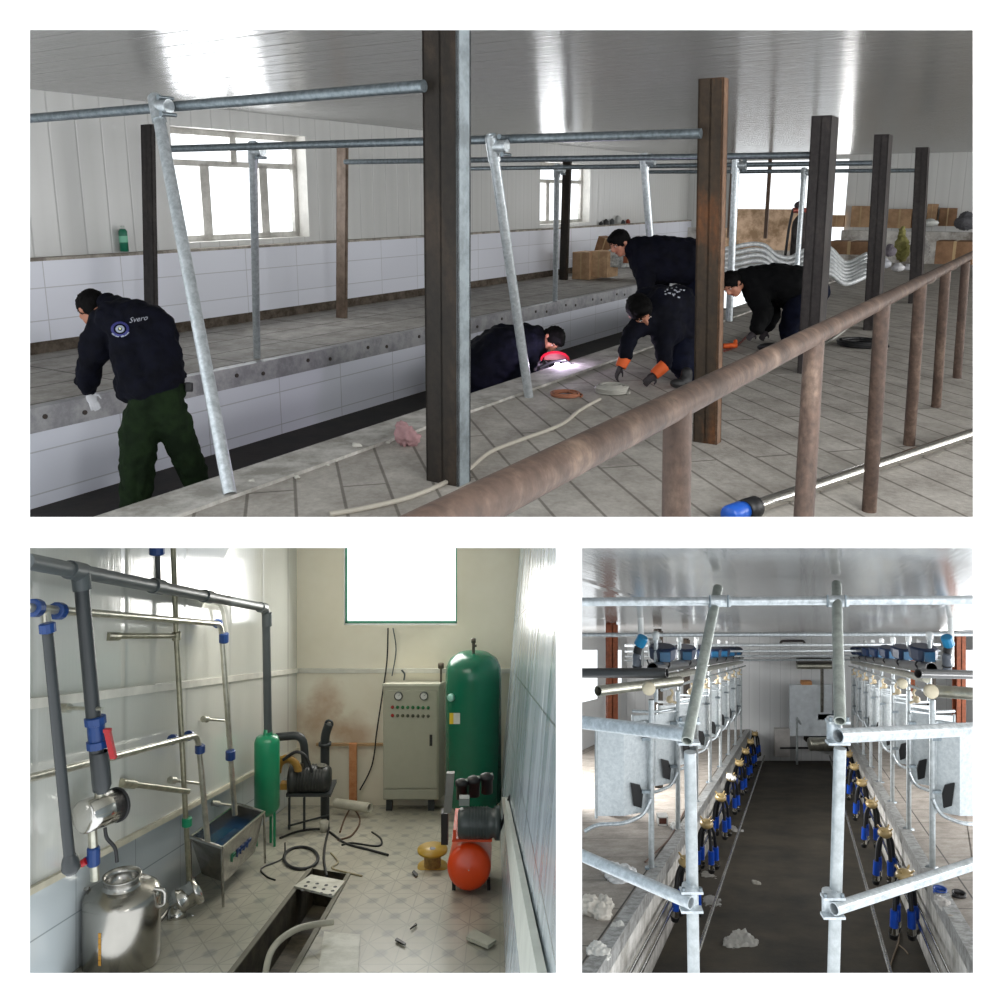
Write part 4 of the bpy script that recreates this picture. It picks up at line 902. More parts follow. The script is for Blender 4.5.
    m = MB(); m.lathe([(0,0),(r*.93,0),(r,.04),(r,H),(r*.96,H+.03),(r*.8,H+.055),(r*.5,H+.075)], b, Z, 40); m.part('can_body', M('brushed_can_steel', (168,165,158), .24, 1, var=.05), t)
    m = MB(); m.lathe([(r*.52,H+.07),(.118,H+.085),(.112,H+.10),(.125,H+.135),(.127,H+.142),(.112,H+.142),(.10,H+.11),(.10,H+.05),(0,H+.05)], b, Z, 32); m.part('neck', m_stain, t)
    for s in (1, -1):
        m = MB(); c_ = b+Vector((r*s*.97, .0, H-.02)); m.tube(m.bend([c_-Z*.05, c_+X*.05*s-Z*.04, c_+X*.05*s+Z*.06, c_-X*.02*s+Z*.07], .03), .013, 8); m.part('handle', m_stain, t)
    m = MB(); 
    for i in range(6):
        a1, a2 = -1.78, -1.70; z0 = .14+i*.036
        m.quad(*[b+Vector((math.cos(a_)*(r+.002), math.sin(a_)*(r+.002), zz)) for a_, zz in ((a1,z0),(a2,z0),(a2,z0+.033),(a1,z0+.033))])
    m.part('warning_sticker', M('ochre_sticker', (172,124,36), .5), t)
    m = MB(); a, c = P(26,966,5.75), P(80,930,6.25); m.tube([a, c, P(92,921,6.3)], .017, 12); t2 = thing('hose_pipe', a, 'pale pipe with a blue coupling entering the milk can from the left edge', 'pipe'); m.part('pipe', M2('pale_pipe', (160,156,136), (182,178,158), .4, .2), t2)
    m = MB(); nut(m, P(78,932,6.2), (c-a), .045, .09); m.part('union_nut', m_blue, t2)
    m = MB(); m.tube(m.bend([P(74,895,7.0), P(72,930,7.0), P(78,950,7.0)], .05), .03, 10); m.solo('wall_stub', m_pvcd, 'dark pipe stub on the wall just behind the milk can', 'pipe')
    # small chrome pump
    d = 7.2; t = thing('milk_pump', bx_(188, d), 'small chrome milk pump on the floor beside the trough', 'pump')
    a, b_ = P(171,907,d), P(199,889,d+.1); ax = (b_-a).normalized(); L = (b_-a).length; m = MB(); m.lathe([(0,0),(.07,0),(.07,.04),(.105,.05),(.105,.08),(.09,.09),(.09,L*.75),(.105,L*.78),(.105,L),(0,L+.02)], a, ax, 20); m.part('motor_shell', m_chrome, t)
    m = MB(); m.tube([P(156,925,d-.2), P(172,906,d)], .018, 10); m.part('suction_pipe', m_stain, t)
    m = MB(); m.lathe([(0,-.03),(.085,-.03),(.085,-.01),(.06,.0),(.06,.03),(0,.04)], P(178,916,d-.06), (ax+Y*-.8), 16); m.part('pump_head', m_chrome, t)
    for x, y in ((176,925),(184,930),(192,928)): m = MB(); m.tube([P(x,y-12,d), P(x+2,y,d)], .014, 8); m.ball(P(x+2,y,d), .025, 10, 6); m.part('foot', m_chrome, t)
    # trough
    d1 = 7.45; rim = [P(190,837,7.75), P(222,848,7.45), P(264,812,8.95), P(237,804,9.3)]; t = thing('wash_trough', bx_(222, 7.5), 'stainless wash trough on legs full of dark blue water', 'trough')
    ce = sum(rim, Vector())/4; bot = [ce+(p-ce)*.72-Z*.36 for p in rim]; inn = [ce+(p-ce)*.93 for p in rim]; wat = [ce+(p-ce)*.9-Z*.11 for p in rim]
    m = MB()
    for i in range(4): j = (i+1) % 4; m.quad(rim[i], rim[j], bot[j], bot[i]); m.quad(rim[i], rim[j], inn[j]+Z*.003, inn[i]+Z*.003); m.quad(inn[i], inn[j], wat[j], wat[i])
    m.quad(*bot); m.part('basin', m_stain, t)
    m = MB()
    for i in range(4): m.tube([rim[i], rim[(i+1) % 4]], .014, 10)
    m.part('rolled_rim', m_chrome, t)
    m = MB(); m.quad(*wat); m.part('water', M('blue_water', (14,52,84), .06, var=.4, vs=3, bump=.1, bs=8), t)
    for p, x in ((rim[0], 186), (rim[1], 224), (rim[2], 263), (rim[3], 238)):
        q = MB(); ft = Vector((p.x+.01, p.y, fz(p.y))); q.tube([p-Z*.01, ft], .012, 8); q.part('leg', m_stain, t)
    a_, b2 = rim[1], rim[2]; dn = (bot[1]-rim[1]); al = (b2-a_); nn = al.cross(dn).normalized(); nn = nn if nn.y < 0 or nn.x > 0 else -nn
    def onb(s, h): return a_+al*s+(bot[1]+(bot[2]-bot[1])*s-(a_+al*s))*h + nn*.006
    for s0, s1, c_ in ((.2,.28,m_greenp),(.34,.40,m_blue),(.43,.5,m_blue),(.53,.59,m_blue),(.62,.7,m_blue)):
        m = MB(); m.tube([onb(s0,.6), onb(s0,.42), onb(s1,.42), onb(s1,.5), onb(s0,.52)], .006, 6); m.part('painted_letter', c_, t)
    # green filter tank
    d = 9.75; b = bx_(267, d); t = thing('filter_tank', b, 'small bright green tank on legs under the grey main', 'tank'); z1 = P(267,812,d).z-b.z; z2 = P(267,737,d).z-b.z; r = 12.5*d/F
    m = MB(); m.lathe([(0,z1-.03),(r*.6,z1-.02),(r,z1+.05),(r,z2-.05),(r*.85,z2),(r*.4,z2+.02),(.035,z2+.03),(.035,z2+.09),(0,z2+.09)], b, Z, 28); m.part('tank_body', m_greenp, t)
    for a in (-.6, 1.5, 3.6): m = MB(); o = b+Vector((math.cos(a)*r*.85, math.sin(a)*r*.85, 0)); o.z = fz(o.y); m.box(o-X*.012, X*.025, Y*.02, Z*(z1+.08)); m.part('leg', m_greenp, t)
    # vacuum pump set by the left corner
    d = 10.7; t = thing('vacuum_pump', bx_(308, d), 'dark vacuum pump with a yellow-brown belt guard on a steel frame in the back corner', 'pump'); S = d/F
    m = MB(); a = P(290,779,d); m.lathe([(0,0),(14*S,0),(15*S,2*S),(15*S,6*S),(13.5*S,7*S),(13.5*S,36*S),(11*S,40*S),(0,41*S)], a, X, 24); m.part('motor_body', M('grimy_black', (40,42,40), .45), t)
    for i in range(9): m = MB(); m.tube([a+X*(10+3*i)*S+Vector((0, math.cos(q)*14*S, math.sin(q)*14*S)) for q in [j*math.pi/8 for j in range(17)]], .5*S, 5); m.part('cooling_fin', M('grimy_black', (40,42,40), .45), t)
    m = MB(); c = P(287,772,d-.15); m.tube([c+Vector((math.cos(q)*11*S*1.0, 0, math.sin(q)*13*S)) for q in [j*math.pi/10+.1 for j in range(11)]], 3*S, 8, flat=2); m.box(P(280,790,d-.1), X*20*S, Y*.1, Z*6*S); m.part('belt_guard', M('ochre_guard', (156,118,48), .5), t)
    m = MB(); m.box(P(286,797,d-.15), X*44*S, Y*.4, Z*3*S); m.part('base_plate', m_pvcd, t)
    for x in (288, 303, 327):
        for dy in (-.12, .22): m = MB(); p = P(x,798,d+dy); f_ = Vector((p.x, p.y, fz(p.y))); m.box(f_, X*2*S, Y*.03, Z*(p.z-f_.z)); m.part('leg', m_pvcd, t)
    m = MB(); m.tube([P(288,826,d-.12), P(329,815,d-.12)], 1*S, 6); m.part('brace', m_pvcd, t)
    m = MB(); m.tube(m.bend([P(276,737,d), P(303,735,d), P(306,768,d)], .12), 4*S, 14); m.part('pipe', m_pvcd, t)
    m = MB(); m.tube(path([P(283,760,d-.2), P(296,752,d-.2), P(306,757,d-.2), P(312,772,d-.2)]), 1.6*S, 8); m.part('hose', m_black, t)
    m = MB(); m.tube([P(304,762,d), P(306,774,d)], 4*S, 12); m.cyl(P(321,775,d), P(322,765,d), 5*S, 12); m.part('oil_pot', M('oil_pot_grey', (100,98,88), .4, .4), t)
    d = 11.3; S = d/F; t = thing('exhaust_pipe', bx_(325, d), 'black upright exhaust pipe with a bent top beside the vacuum pump', 'pipe')
    m = MB(); m.tube(m.bend([P(325,820,d), P(325,735,d), P(329,724,d)], .1), 4.5*S, 14); m.part('pipe', m_pvcd, t)
    m = MB(); m.tube([P(329,724,d)+Vector((math.cos(q)*3.5*S, 0, math.sin(q)*3.5*S)) for q in [j*math.pi/8 for j in range(16)]], 1.3*S, 6, closed=True); m.part('ring', m_pvcd, t)
    m = MB(); m.lathe([(0,0),(6.5*S,0),(6.5*S,.03),(0,.03)], P(325,745,d), Z, 14); m.part('flange', m_pvcd, t)
    m = MB(); m.box(P(349,803,11.9), X*.1, Y*.05, Z*.78); m.solo('support_board', M2('rusty_board', (176,112,68), (196,140,96), .8), 'orange-brown board leaning on the back wall left of the control cabinet', 'board')
    m = MB(); m.box(P(316,746,12.1), X*.9, Y*.04, Z*.03); m.solo('wall_rail', M('tan_rail', (170,140,104), .7), 'thin tan rail on the back wall left of the control cabinet', 'rail')
    m = MB(); a, b = P(336,803,11.6), P(370,808,11.3); m.pipe(a, b, .06, .01, 16); m.solo('white_tube', M('white_pvc', (190,186,170), .5), 'short white plastic tube on the floor against the back wall', 'tube')
    m = MB(); c = B.g(324,832); m.lathe([(0,0),(.045,0),(.055,.12),(.05,.12),(.04,.01),(0,.01)], c, Z, 16); m.solo('plastic_cup', M('cup_white', (168,164,150), .5), 'small pale cup on the floor below the vacuum pump', 'cup')
    # control cabinet
    d = 11.75; S = d/F; b = bx_(408, d); t = thing('control_cabinet', b, 'grey-green steel control cabinet with two gauges and rows of buttons', 'cabinet')
    zt = P(0,684,d).z; zb = P(0,800,d).z; a = P(383,0,d).x; e = P(439,0,d).x
    m = MB(); m.box((a, d, zb), (e-a, 0, 0), (0.05,.38,-.1), (0,0,zt-zb)); m.part('housing', M('cabinet_paint', (172,170,152), .45, var=.04), t, .012)
    m = MB(); m.box((a+.02, d-.02, zb+.16), (e-a-.04, 0, 0), (0,.02,0), (0,0,zt-zb-.24)); dr_ = m.part('door', M('cabinet_door', (166,165,148), .42, var=.04), t, .006)
    m = MB(); m.box((a-.01, d-.03, zt-.02), (e-a+.02, 0, 0), (0.05,.42,-.1), (0,0,.03)); m.part('cap_plate', M('cabinet_cap', (196,194,178), .5), t)
    m = MB(); m.box((a+.02, d-.02, zb+.02), (e-a-.04, 0, 0), (0,.02,0), (0,0,.12)); m.part('plinth_panel', M('cabinet_door', (166,165,148), .42, var=.04), t, .005)
    for x in (386, 428): m = MB(); p = P(x,800,d+.05); m.box(p, X*.08, Y*.1, Z*(fz(d+.05)-p.z)); m.part('leg', m_pvcd, t)
    for x, y in ((398.5,695.5),(424,695.5)):
        m = MB(); c = P(x,y,d-.025); m.lathe([(4.2*S,0),(4.2*S,.03),(3.4*S,.035),(3.3*S,.025)], c, -Y, 24); g = m.part('gauge_ring', M('gauge_ring', (96,98,96), .3, .5), t)
        m = MB(); m.lathe([(0,.026),(3.3*S,.026)], c, -Y, 20, False); m.part('gauge_face', M('gauge_face', (204,204,200), .4), g)
        m = MB(); m.box(c-Y*.03+X*.0, X*.025+Z*.02, Y*.002, Z*.005); m.part('needle', m_black, g)
    for j in range(2):
        for i in range(8):
            c = P(392.5+i*5.1, 707+8.3*j+i*.1, d-.02); cl = M('btn_red', (150,40,36), .4) if i == 0 else (M('btn_green', (26,104,58), .4) if j == 0 else M('btn_dark', (78,80,62), .4))
            m = MB(); m.lathe([(1.6*S,0),(1.6*S,.012),(1.2*S,.012),(1.2*S,.024),(0,.024)], c, -Y, 12); m.part('push_button', cl, t)
    m = MB(); m.box(P(429.5,746,d-.04), X*.035, Y*.03, Z*.14); m.part('door_handle', m_black, t)
    m = MB(); m.tube(path([P(404,680,d+.1), P(404.5,674,d+.1), P(401.5,670,d+.1)]), .012, 8); m.part('cable_entry', m_pvc, t)
    # tall green receiver
    d = 11.3; S = d/F; b = bx_(473.5, d); t = thing('air_receiver', b, 'tall dark green cylindrical tank with a domed top and small label beside the cabinet', 'tank'); r = 27.8*S; zt = P(0,653,d).z-b.z
    m = MB(); m.lathe([(0,.12),(r*.7,.13),(r,.25),(r,zt-.28),(r*.97,zt-.17),(r*.85,zt-.08),(r*.6,zt-.02),(r*.25,zt),(0,zt)], b, Z, 40); m.part('tank_body', m_dgreen, t)
    for a in (-2.2, -.9, 1.5): m = MB(); o = b+Vector((math.cos(a)*r*.8, math.sin(a)*r*.8, 0)); o.z = fz(o.y); m.box(o-X*.03, X*.06, Y*.04, Z*.28); m.part('leg', m_dgreen, t)
    m = MB(); c = b+Z*zt; m.tube([c, c+Z*.14], .02, 10); m.tube([c+Z*.09, c+Z*.09+X*.04], .016, 8); m.lathe([(0,0),(.03,0),(.03,.05),(0,.06)], c+Z*.13, Z, 12); m.part('relief_valve', M('valve_bronze', (90,84,74), .4, .6), t)
    def ont(x, y, lift=.004): 
        q = P(x, y, d); dx = q.x-b.x; dx *= .97; yy = b.y-math.sqrt(max(0, (r+lift)**2-dx*dx))-.012; return Vector(((x-CX)/F*yy, yy, (CY-y)/F*yy))
    for xs, c_ in (((449.5,453.5), (206,176,40)), ((453.5,460), (196,198,190))):
        m = MB(); xx = [xs[0]+(xs[1]-xs[0])*i/3 for i in range(4)]
        for i in range(3): m.quad(ont(xx[i],724), ont(xx[i+1],724), ont(xx[i+1],713), ont(xx[i],713))
        m.part('label', M('label_%d' % c_[2], c_, .5), t)
    m = MB(); c = ont(452,697); m.lathe([(0,0),(3.6*S,0),(3.6*S,.04),(3*S,.05),(0,.045)], c, (-.6,-1,0), 18); m.part('gauge', M('gauge_face2', (150,200,186), .3), t)
    # compressor with the orange-red receiver
    d = 7.85; S = d/F; t = thing('air_compressor', bx_(470, d), 'orange-red air compressor with dark motor against the right wall', 'compressor')
    c = P(469,867,d); m = MB(); r = 22*S; m.lathe([(0,-.06),(r*.45,-.052),(r*.8,-.03),(r*.97,0),(r,.04),(r,.75),(r*.8,.8),(0,.82)], c, Y-Z*.27, 32); m.part('receiver', M('compressor_orange', (216,70,22), .28, var=.04), t)
    m = MB(); m.ball(c-Y*.055, .008, 8, 6); m.part('drain_plug', m_chrome, t)
    for x in (452, 487): m = MB(); p = P(x,880,d+.1); m.box(p, X*.03, Y*.05, Z*(fz(d+.1)-p.z)); m.part('leg', m_black, t)
    m = MB(); m.box(P(452,842,d-.02), X*40*S, Y*.6, Z*2.5*S); m.box(P(453,842,d-.03), X*3*S, Y*.05, Z*12*S); m.part('saddle', M('compressor_orange2', (196,70,36), .4), t)
    a = P(458,823,d+.05); m = MB(); m.lathe([(0,0),(12*S,0),(14.5*S,3*S),(15*S,8*S),(15*S,30*S),(13*S,36*S),(16*S,37*S),(16*S,42*S),(0,44*S)], a, X, 28); mo = m.part('motor', M('motor_grey', (58,66,66), .38), t)
    for i in range(7): m = MB(); m.tube([a+X*(11+i*3)*S+Vector((0, math.cos(q)*15.4*S, math.sin(q)*15.4*S)) for q in [j*math.pi/8 for j in range(17)]], .45*S, 5); m.part('fin', M('motor_grey', (58,66,66), .38), mo)
    m = MB(); m.box(P(459,806,d-.1), X*10*S, Y*.08, Z*7*S); m.part('terminal_box', M('box_grey', (110,116,112), .4), t)
    m = MB(); m.box(P(443.5,813,d+.1), X*8*S, Y*.05, Z*40*S+X*3*S); m.part('belt_guard', M('guard_silver', (128,128,124), .35, .5), t)
    m = MB(); m.box(P(441,845,d+.15), X*7*S, Y*.1, Z*32*S); m.part('bracket', m_black, t)
    for i, (x, y) in enumerate(((462,787),(474,784),(487,781))):
        m = MB(); p = P(x,y,d+.3); m.lathe([(0,0),(6*S,0),(6*S,14*S),(7*S,14*S),(7*S,18*S),(3*S,20*S),(0,20*S)], p-Z*12*S, Z, 16); hd = m.part('cylinder_head', m_black, t)
        m = MB(); m.tube([p+Z*5*S, p+Z*7*S+X*6*S], 2*S, 8); m.part('manifold', M('alloy_grey', (130,136,130), .35, .6), hd)
    m = MB(); m.tube(path([P(500,830,d), P(505,815,d), P(509,798,d), P(511,795,d)]), .012, 8); m.part('cable', m_black, t)
    # yellow spool
    c = B.g(432.5, 868); S = c.y/F; t = thing('cable_spool', c, 'yellow plastic cable spool standing on the floor beside the orange compressor', 'spool')
    m = MB()
    for z0 in (0, 17*S): m.lathe([(0,z0),(15*S,z0),(15*S,z0+2.4*S),(0,z0+2.4*S)], c, Z, 28)
    m.part('flanges', M('spool_yellow', (166,132,28), .4), t); m = MB(); m.lathe([(8.5*S,2.4*S),(8.5*S,17*S)], c, Z, 24); m.part('wound_wire', M2('wire_brown', (122,92,44), (150,116,58), .6, 0, 30), t)
    m = MB(); m.lathe([(0,19.6*S),(3*S,19.6*S)], c, Z, 14, False); m.part('hub_hole', m_black, t)
    # floor: cover tiles, slab, hose, cables
    def slab(ps, th, mat, name, label, cat):
        q = [B.g(x, y, .012) for x, y in ps]; m = MB(); m.prism(q, Z*th); return m.solo(name, mat, label, cat)
    m_cov = M2('cover_tile', (176,174,160), (206,204,192), .5, 0, 5)
    o = slab([(294,888),(311,876.5),(345,883),(333,898)], .02, m_cov, 'cover_plate', 'perforated pale plate lying across the drain trench', 'plate')
    for i in range(4):
        for j in range(3): 
            m = MB(); p = B.g(303+i*9+j*2.6, 890-j*4.0+i*1.6, .036); m.lathe([(0,0),(.018,0)], p, Z, 8, False); m.part('hole', m_black, o)
    slab([(318,976),(324,934),(360,937),(358,976)], .02, m_cov, 'floor_tile', 'loose square white tile on the floor in the foreground', 'tile')
    slab([(466,940),(474,932),(496,943),(488,949)], .025, M('slab_pale', (168,168,152), .5), 'plastic_cover', 'small pale cover lying on the floor in front of the compressor', 'cover')
    slab([(395,941),(397,939),(406,944.5),(404.5,946)], .012, m_black, 'offcut', 'black offcut on the floor between loose white tile and compressor', 'offcut')
    slab([(410,930),(411,929),(416,924),(417,925.5)], .012, m_black, 'offcut', 'thin dark sliver on the floor in the middle of the room', 'offcut')
    slab([(412,873),(414,871),(418,875),(416,877)], .012, m_black, 'offcut', 'small dark sliver on the floor just left of the yellow spool', 'offcut')
    m = MB(); m.tube(path([P(333,922,6.6), P(312,925,6.5), P(295,930,6.3), P(278,942,6.1), P(269,957,6.0), P(264,984,5.8)], 8), .022, 12); m.solo('hose', M('pale_hose', (156,152,136), .5), 'pale curved hose rising out of the drain trench', 'hose')
    def cab(pts, r, label, mat=m_black, w0=None):
        m = MB(); m.tube(path([B.g(x, y, w0 or r) for x, y in pts], 8), r, 8); return m.solo('cable', mat, label, 'cable')
    cab([(280,838),(300,831),(325,830),(345,843),(370,850),(388,855)], .013, 'black cable on the floor running from the pump set toward the middle')
    loop = [(301+17*math.cos(a), 858+11*math.sin(a)) for a in [i*math.pi/8 for i in range(19)]]
    cab(loop, .016, 'black cable coiled in a ring on the floor left of the trench')
    cab([(329,790+38),(325,845),(324,860),(326,872),(327,876)], .013, 'dark cable dropping into the open end of the trench')
    cab([(338,840),(352,835),(360,820),(352,808),(345,818),(340,832)], .01, 'brown cable loop on the floor near the white tube', M('cable_brown', (90,62,44), .6))
    cab([(342,845),(352,843),(378,846),(381,839),(372,832)], .01, 'thin dark cable curling on the floor in front of the cabinet')
    cab([(331,853),(338,862),(332,868),(345,872),(362,876)], .009, 'thin tan cable by the trench opening', M('cable_tan', (150,140,112), .6))
    cab([(285,843),(283,858),(262,868),(266,876),(275,880)], .008, 'thin black cable trailing from the trough leg')
    m = MB(); m.tube(path([P(388,628,12.1), P(387,660,12.1), P(383,690,12.1), P(377,730,12.1), P(372,765,12.1), P(360,790,12.1)]), .01, 6); m.solo('cable', m_black, 'thin cable hanging from the window sill down the back wall', 'cable')
    m = MB(); m.tube(path([P(393,628,12.1), P(396,650,12.1), P(392,676,12.1)]), .008, 6); m.solo('cable', m_pvc, 'thin cable hanging from the window sill to the top of the cabinet', 'cable')
    m = MB(); m.tube([P(441,682,12.0), P(441,664,12.0)], .014, 8); m.lathe([(0,0),(.04,0),(.04,.06),(0,.06)], P(441,668,12.0), Z, 10); m.solo('wall_tap', M('tap_bronze', (86,78,66), .4, .6), 'small tap on the back wall between cabinet and green tank', 'tap')
m_stain2 = M2('satin_steel', (168,166,152), (196,194,180), .28, .8, 8, bump=.05)
pump_room_things()
# ================================================================ ROOM THREE : finished milking pit seen along its length
EY = 26.0; CEI = 2.68; PITD = -.9; UL, UR = -1.47, 1.30
def ez(d): return -2.3 - 250/900*d
def ew(u, d, w=0): return Vector((300/900*d+u, d, ez(d)+w))
def ex(x, d, w=0): return Vector(((x-CX)/F*d, d, ez(d)+w))
def e_at(x, y, w): return D.g(x, y, w)    # point of the horizontal level w
DV = Vector((300/900, 1, -250/900))
m_wht = M2('zinc_post', (160,166,168), (192,198,200), .36, .5, 14, .35, .65, bump=.05)
m_sheet = M2('spangled_sheet', (186,194,198), (212,218,220), .4, .2, 26, .35, .65, bump=.05)
m_bluerub = M('blue_shell', (20,70,170), .35, var=.05); m_navybox = M('pulsator_blue', (22,40,70), .35, var=.1); m_brass = M('claw_amber', (158,136,92), .35, .1)
m_orust = rust_mat('red_primer_post', (112,56,30), (134,70,40), (150,84,52))
def room_three():
    c3 = panel_mat('hall_three_ceiling', (138,136,134), 1.2, 0, .13, .3, .12, 1.0, .8).m
    dn = 3.0
    def col(x, d): return (x-CX)/F*d
    XL, XR = 571, 990
    def poly(pts, name, mat, uvf): m = MB(); m.add(pts, [tuple(range(len(pts)))], False, [[uvf(p) for p in pts]]); return struct(m, name, mat)
    uvh = lambda p: (p.x-p.y/3, p.y)
    left_e = lambda c_, d_: (c_-CX)/F*d_-d_/3
    dc = .38*900/(650-543.5)
    poly([ew(col(XL,dc)-dc/3, dc, CEI), ew(left_e(990,dc), dc, CEI), ew(4.4, 20.9, CEI), ew(4.4, EY, CEI), ew(-5.0, EY, CEI), ew(-5.0, 19.8, CEI)], 'ceiling', c3, uvh)
    dp = 2.3*900/(ROWB-650); dq = 3.2*900/(ROWB-650)
    fl = floor_mat('trampled_platform', (128,118,108), (176,168,158), (108,102,98), 1.6, 1.0, 4)
    def left_edge(d): return col(XL, d)-d/3
    poly([ew(left_edge(dp), dp), ew(UL-.03, dp), ew(UL-.03, EY), ew(-5.0, EY), ew(-5.0, 19.8)], 'floor_platform', fl, uvh)
    poly([ew(UR+.03, dp), ew(left_e(990,dp), dp), ew(4.4, 20.9), ew(4.4, EY), ew(UR+.03, EY)], 'floor_platform', fl, uvh)
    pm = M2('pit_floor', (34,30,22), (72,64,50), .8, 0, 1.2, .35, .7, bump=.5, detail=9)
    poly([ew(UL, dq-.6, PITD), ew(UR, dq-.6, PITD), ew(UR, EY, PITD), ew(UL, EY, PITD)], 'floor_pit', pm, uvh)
    for u, s in ((UL, 1), (UR, -1)):
        a = ew(u, dp+.2, PITD); m = MB(); L_ = ew(u, EY, PITD)-a; m.quad(a, a+L_, a+L_+Z*-PITD, a-Z*PITD); struct(m, 'wall_pit', m_kerb)
        m = MB(); o = ew(u-(.0 if s > 0 else .03), dp, -.13); m.box(o, DV*(EY-dp), X*.03, Z*.145); m.box(ew(u-.10 if s > 0 else u, dp, .005), DV*(EY-dp), X*.10, Z*.01); struct(m, 'trim_8', M2('galvanised_kerb', (120,118,114), (168,168,166), .5, .5, 12))
    # back wall, side walls
    bk = panel_mat('back_panel_wall', (222,223,223), .3, 0, .4, .2).m
    m = MB(); o = [ew(-5.0, EY, 0), ew(UL, EY, 0), ew(UL, EY, PITD), ew(UR, EY, PITD), ew(UR, EY, 0), ew(4.4, EY, 0), ew(4.4, EY, CEI), ew(-5.0, EY, CEI)]
    m.add(o, [tuple(range(8))], False, [[(p.x, p.z) for p in o]]); struct(m, 'wall_back', bk)
    m = MB(); 
    def sidewall(u, da, db, wins, name):
        m = MB(); prev = da
        def r(d0, d1, w0, w1): m.quad(ew(u,d0,w0), ew(u,d1,w0), ew(u,d1,w1), ew(u,d0,w1), uv=[(d0,w0),(d1,w0),(d1,w1),(d0,w1)])
        for a, b in wins: r(prev, a, 0, CEI); r(a, b, 0, 1.1); r(a, b, 2.3, CEI); prev = b
        r(prev, db, 0, CEI); struct(m, name, bk)
    sidewall(-5.0, 19.8, EY, [(20.4,22.2),(23.2,25.2)], 'wall_left'); sidewall(4.4, 20.9, EY, [(21.6,24.6)], 'wall_right')
room_three()

